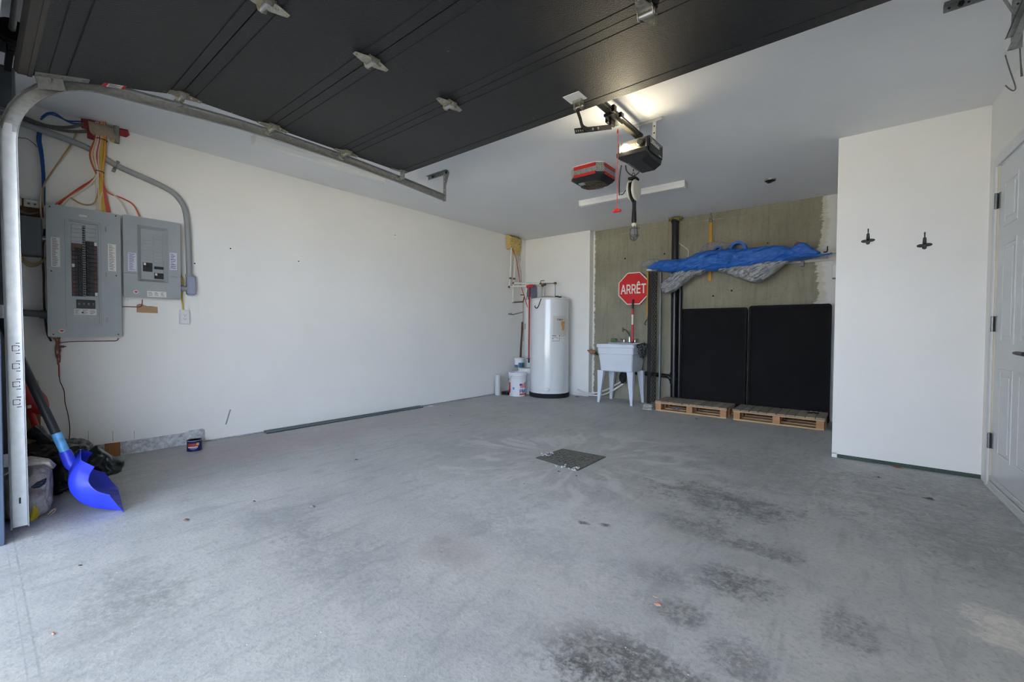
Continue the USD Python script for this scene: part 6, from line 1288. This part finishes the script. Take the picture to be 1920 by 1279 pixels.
# drain patch in the middle of the floor
dq = [FL(*q) for q in ((1005, 859), (1055, 842), (1136, 857), (1083, 883))]
dcx, dcy = np.mean([q[0] for q in dq]), np.mean([q[1] for q in dq])
fd = thing('floor_drain', 'square rough concrete drain cover set in the middle of the floor', 'floor drain', (dcx, dcy, 0))
g = Graph(); pos = g.add('geometry') + '.position'; n_ = g.noise(pos, 40, 7, .75); c_ = g.ramp(n_, [(.3, lin((84, 84, 78))), (.6, lin((130, 129, 120))), (.75, lin((166, 166, 160)))])
DRM = g.done('rough_drain_cover', c_, .9, g.add('bump', {'strength': 1.0, 'distance': .01}, height=n_) + '.normal')
fdP = Polygon([(q[0] - dcx, q[1] - dcy) for q in dq]); fdP = fdP.buffer(-.006).buffer(.004)
part('frame', MB().prism(fdP.buffer(.006, join_style=2).difference(fdP.buffer(-.004)), (dcx, dcy, 0), (1, 0, 0), (0, 1, 0), .0022), pm('drain_frame', (92, 88, 80), .8, var=.3, scale=40), fd)
part('cover', MB().prism(fdP.buffer(-.006), (dcx, dcy, 0), (1, 0, 0), (0, 1, 0), .003), DRM, fd)
holes = MB(); hx_ = fdP.bounds
for i in range(9):
    for j in range(8):
        p_ = np.array([-.15 + i*.036 + rng.normal(0, .003), -.14 + j*.036 + rng.normal(0, .003)])
        if fdP.buffer(-.05).contains(Point(p_)) and rng.random() < .75: holes.box((dcx + p_[0] - .009, dcy + p_[1] - .005, .0028), (dcx + p_[0] + .009, dcy + p_[1] + .005, .0034))
part('slot_row', holes, pm('drain_slot', (52, 52, 48), .9), fd, kind='stuff', smooth=False)
cr_ = MB()
for (px, py, n_) in ((1027, 852, 16), (1052, 875, 8), (1075, 880, 18)):
    for k in range(n_): q = FL(px + rng.uniform(-11, 11), py + rng.uniform(-3, 3)); cr_.ball(q + [0, 0, .004], rng.uniform(.004, .010), 1, (1, 1, .6))
part('crumbs', cr_, BARE, fd, kind='stuff')

# scraps on the floor
LEAF = pm('dry_leaf', (134, 92, 72), .85, var=.3, scale=60); PINK = pm('pinkish_scrap', (206, 156, 132), .8, var=.15, scale=60); DKD = pm('dark_debris', (66, 62, 58), .9, var=.3, scale=60)
def scrap(px, py, size, mat, label, name='leaf', cat='leaf', seed=1, rot=0., asp=.55):
    q = FL(px, py); r0 = np.random.default_rng(seed + int(px)); n = 11
    P2 = [(size*math.cos(a)*r0.uniform(.6, 1.1), size*asp*math.sin(a)*r0.uniform(.6, 1.1)) for a in np.linspace(0, 2*math.pi, n, endpoint=False)]
    P2 = affinity.rotate(Polygon(P2).buffer(0), math.degrees(rot)); P2 = max(getattr(P2, 'geoms', [P2]), key=lambda s: s.area)
    solo(name, inflate(P2, (q[0], q[1], .0035), (1, 0, 0), (0, 1, 0), size*.14, res=size*.2, wrinkle=size*.10, seed=seed, freq=3/size, back=.2), mat, label, cat, smooth=50)
scrap(1234, 1135, .019, PINK, 'curled pinkish scrap on the bare floor in the lower middle', 'paper_scrap', 'scrap', 3, .8, .8)
scrap(1229, 1121, .011, pm('pale_scrap', (176, 170, 150), .8), 'tiny pale scrap just above the pinkish one on the floor', 'paper_scrap', 'scrap', 5)
scrap(350, 976, .022, LEAF, 'small reddish dry leaf on the floor right of the blue shovel', seed=2)
scrap(100, 1190, .016, PINK, 'tan wood chip on the floor near the lower left corner', 'wood_chip', 'scrap', 4, .1, .3)
scrap(150, 1062, .014, DKD, 'dark leaf fragment on the floor below the blue shovel', seed=6, rot=.6, asp=.35)
scrap(585, 951, .03, pm('grit_clump', (150, 142, 132), .9, var=.4, scale=60), 'crumbly clump of dirt on the floor left of the middle', 'dirt_clump', 'dirt', 7, .3, .4)
scrap(477, 941, .013, DKD, 'small dark crumb on the floor between the leaf and the dirt clump', 'crumb', 'crumb', 8)
scrap(1682, 877, .040, pm('orange_leaf', (150, 84, 52), .8, var=.3, scale=40), 'flat orange-brown dry leaf in front of the closet wall', seed=9, rot=-.2, asp=.3)
scrap(1646, 896, .028, DKD, 'dark twig-like scrap left of the orange leaf', 'twig', 'twig', 10, -.2, .2)
scrap(1687, 917, .030, DKD, 'dark twig below the orange leaf', 'twig', 'twig', 11, -.1, .16)
scrap(1740, 936, .038, DKD, 'ragged dark leaf near the side door', seed=12, rot=-.2, asp=.22)
scrap(1808, 949, .022, DKD, 'thin dark shred closest to the side door', 'twig', 'twig', 13, -.2, .16)
scrap(982, 908, .015, BARE, 'small grey pebble of mortar left of the drain cover', 'pebble', 'pebble', 14, 0, .8)
scrap(1217, 876, .013, BARE, 'small grey pebble of mortar right of the drain cover', 'pebble', 'pebble', 15, 0, .8)
scrap(1081, 893, .012, LEAF, 'tiny brown crumb just below the drain cover', 'crumb', 'crumb', 16)
scrap(1048, 885, .016, DKD, 'little black chip just left of the lower corner of the drain cover', 'chip', 'chip', 17, 0, .4)
scrap(668, 863, .020, DKD, 'short dark bit of bark near the left wall', 'bark_bit', 'bark', 18, .8, .35)
scrap(1511, 960, .016, WIRE, 'bent bit of wire in front of the closet', 'wire_bit', 'wire', 19, .4, .25)
scrap(844, 780, .020, DKD, 'dark chip on the floor in front of the far end of the left wall', 'chip', 'chip', 20, 0, .3)
scrap(1306, 786, .024, DKD, 'dark curled shred in front of the left pallet', 'shred', 'shred', 21, 0, .35)
scrap(1062, 744.5, .03, DKD, 'dark strip of debris right of the water heater foot', 'shred', 'shred', 22, 0, .25)
scrap(1082, 744.5, .05, pm('brown_stain_flake', (140, 112, 96), .9, var=.2), 'flat brownish flake between the water heater and the sink', 'flake', 'flake', 23, 0, .4)
gr_ = MB()
for k in range(150):
    px, py = rng.uniform(60, 1880), rng.uniform(840, 1270); q = FL(px, py)
    if q[0] < 5.1 and not (q[0] > 4.3 and q[1] > 4.3): gr_.ball(q + [0, 0, .001], rng.uniform(.0012, .0032), 0, (1, 1, .7))
gs = solo('floor_grit', gr_, pm('pale_grit_bits', (180, 180, 175), .9, var=.3, scale=80), 'pale grit scattered over the concrete floor', 'grit', kind='stuff')
MRK = pm('grey_wall_scuff', (146, 150, 154), .8, var=.2)
q0, q1 = at(432, 768, 0, 0), at(424, 796, 0, 0)
part('scuff', MB().prism([(q0[1] - .006, q0[2]), (q0[1] + .006, q0[2]), (q1[1] + .004, q1[2]), (q1[1] - .008, q1[2])], (0, 0, 0), YR, ZU, .0006), MRK, '/World/wall_left', smooth=False)
for px, py in ((432, 466), (365, 494), (408, 288), (741, 441), (560, 490)):
    q = at(px, py, 0, 0); part('nail_hole', MB().cyl((0, q[1], q[2]), (.0012, q[1], q[2]), .006, 8), HOLE, '/World/wall_left')
for px in (166, 212, 252): 
    a, b = at(px, 840 - (px - 166)*.15, 0, 0), at(px - 1, 808, 0, 0); part('board_crack', MB().box((0, a[1] - .0012, max(a[2], .125)), (.0006, a[1] + .0012, b[2])), MRK, '/World/wall_left', smooth=False)
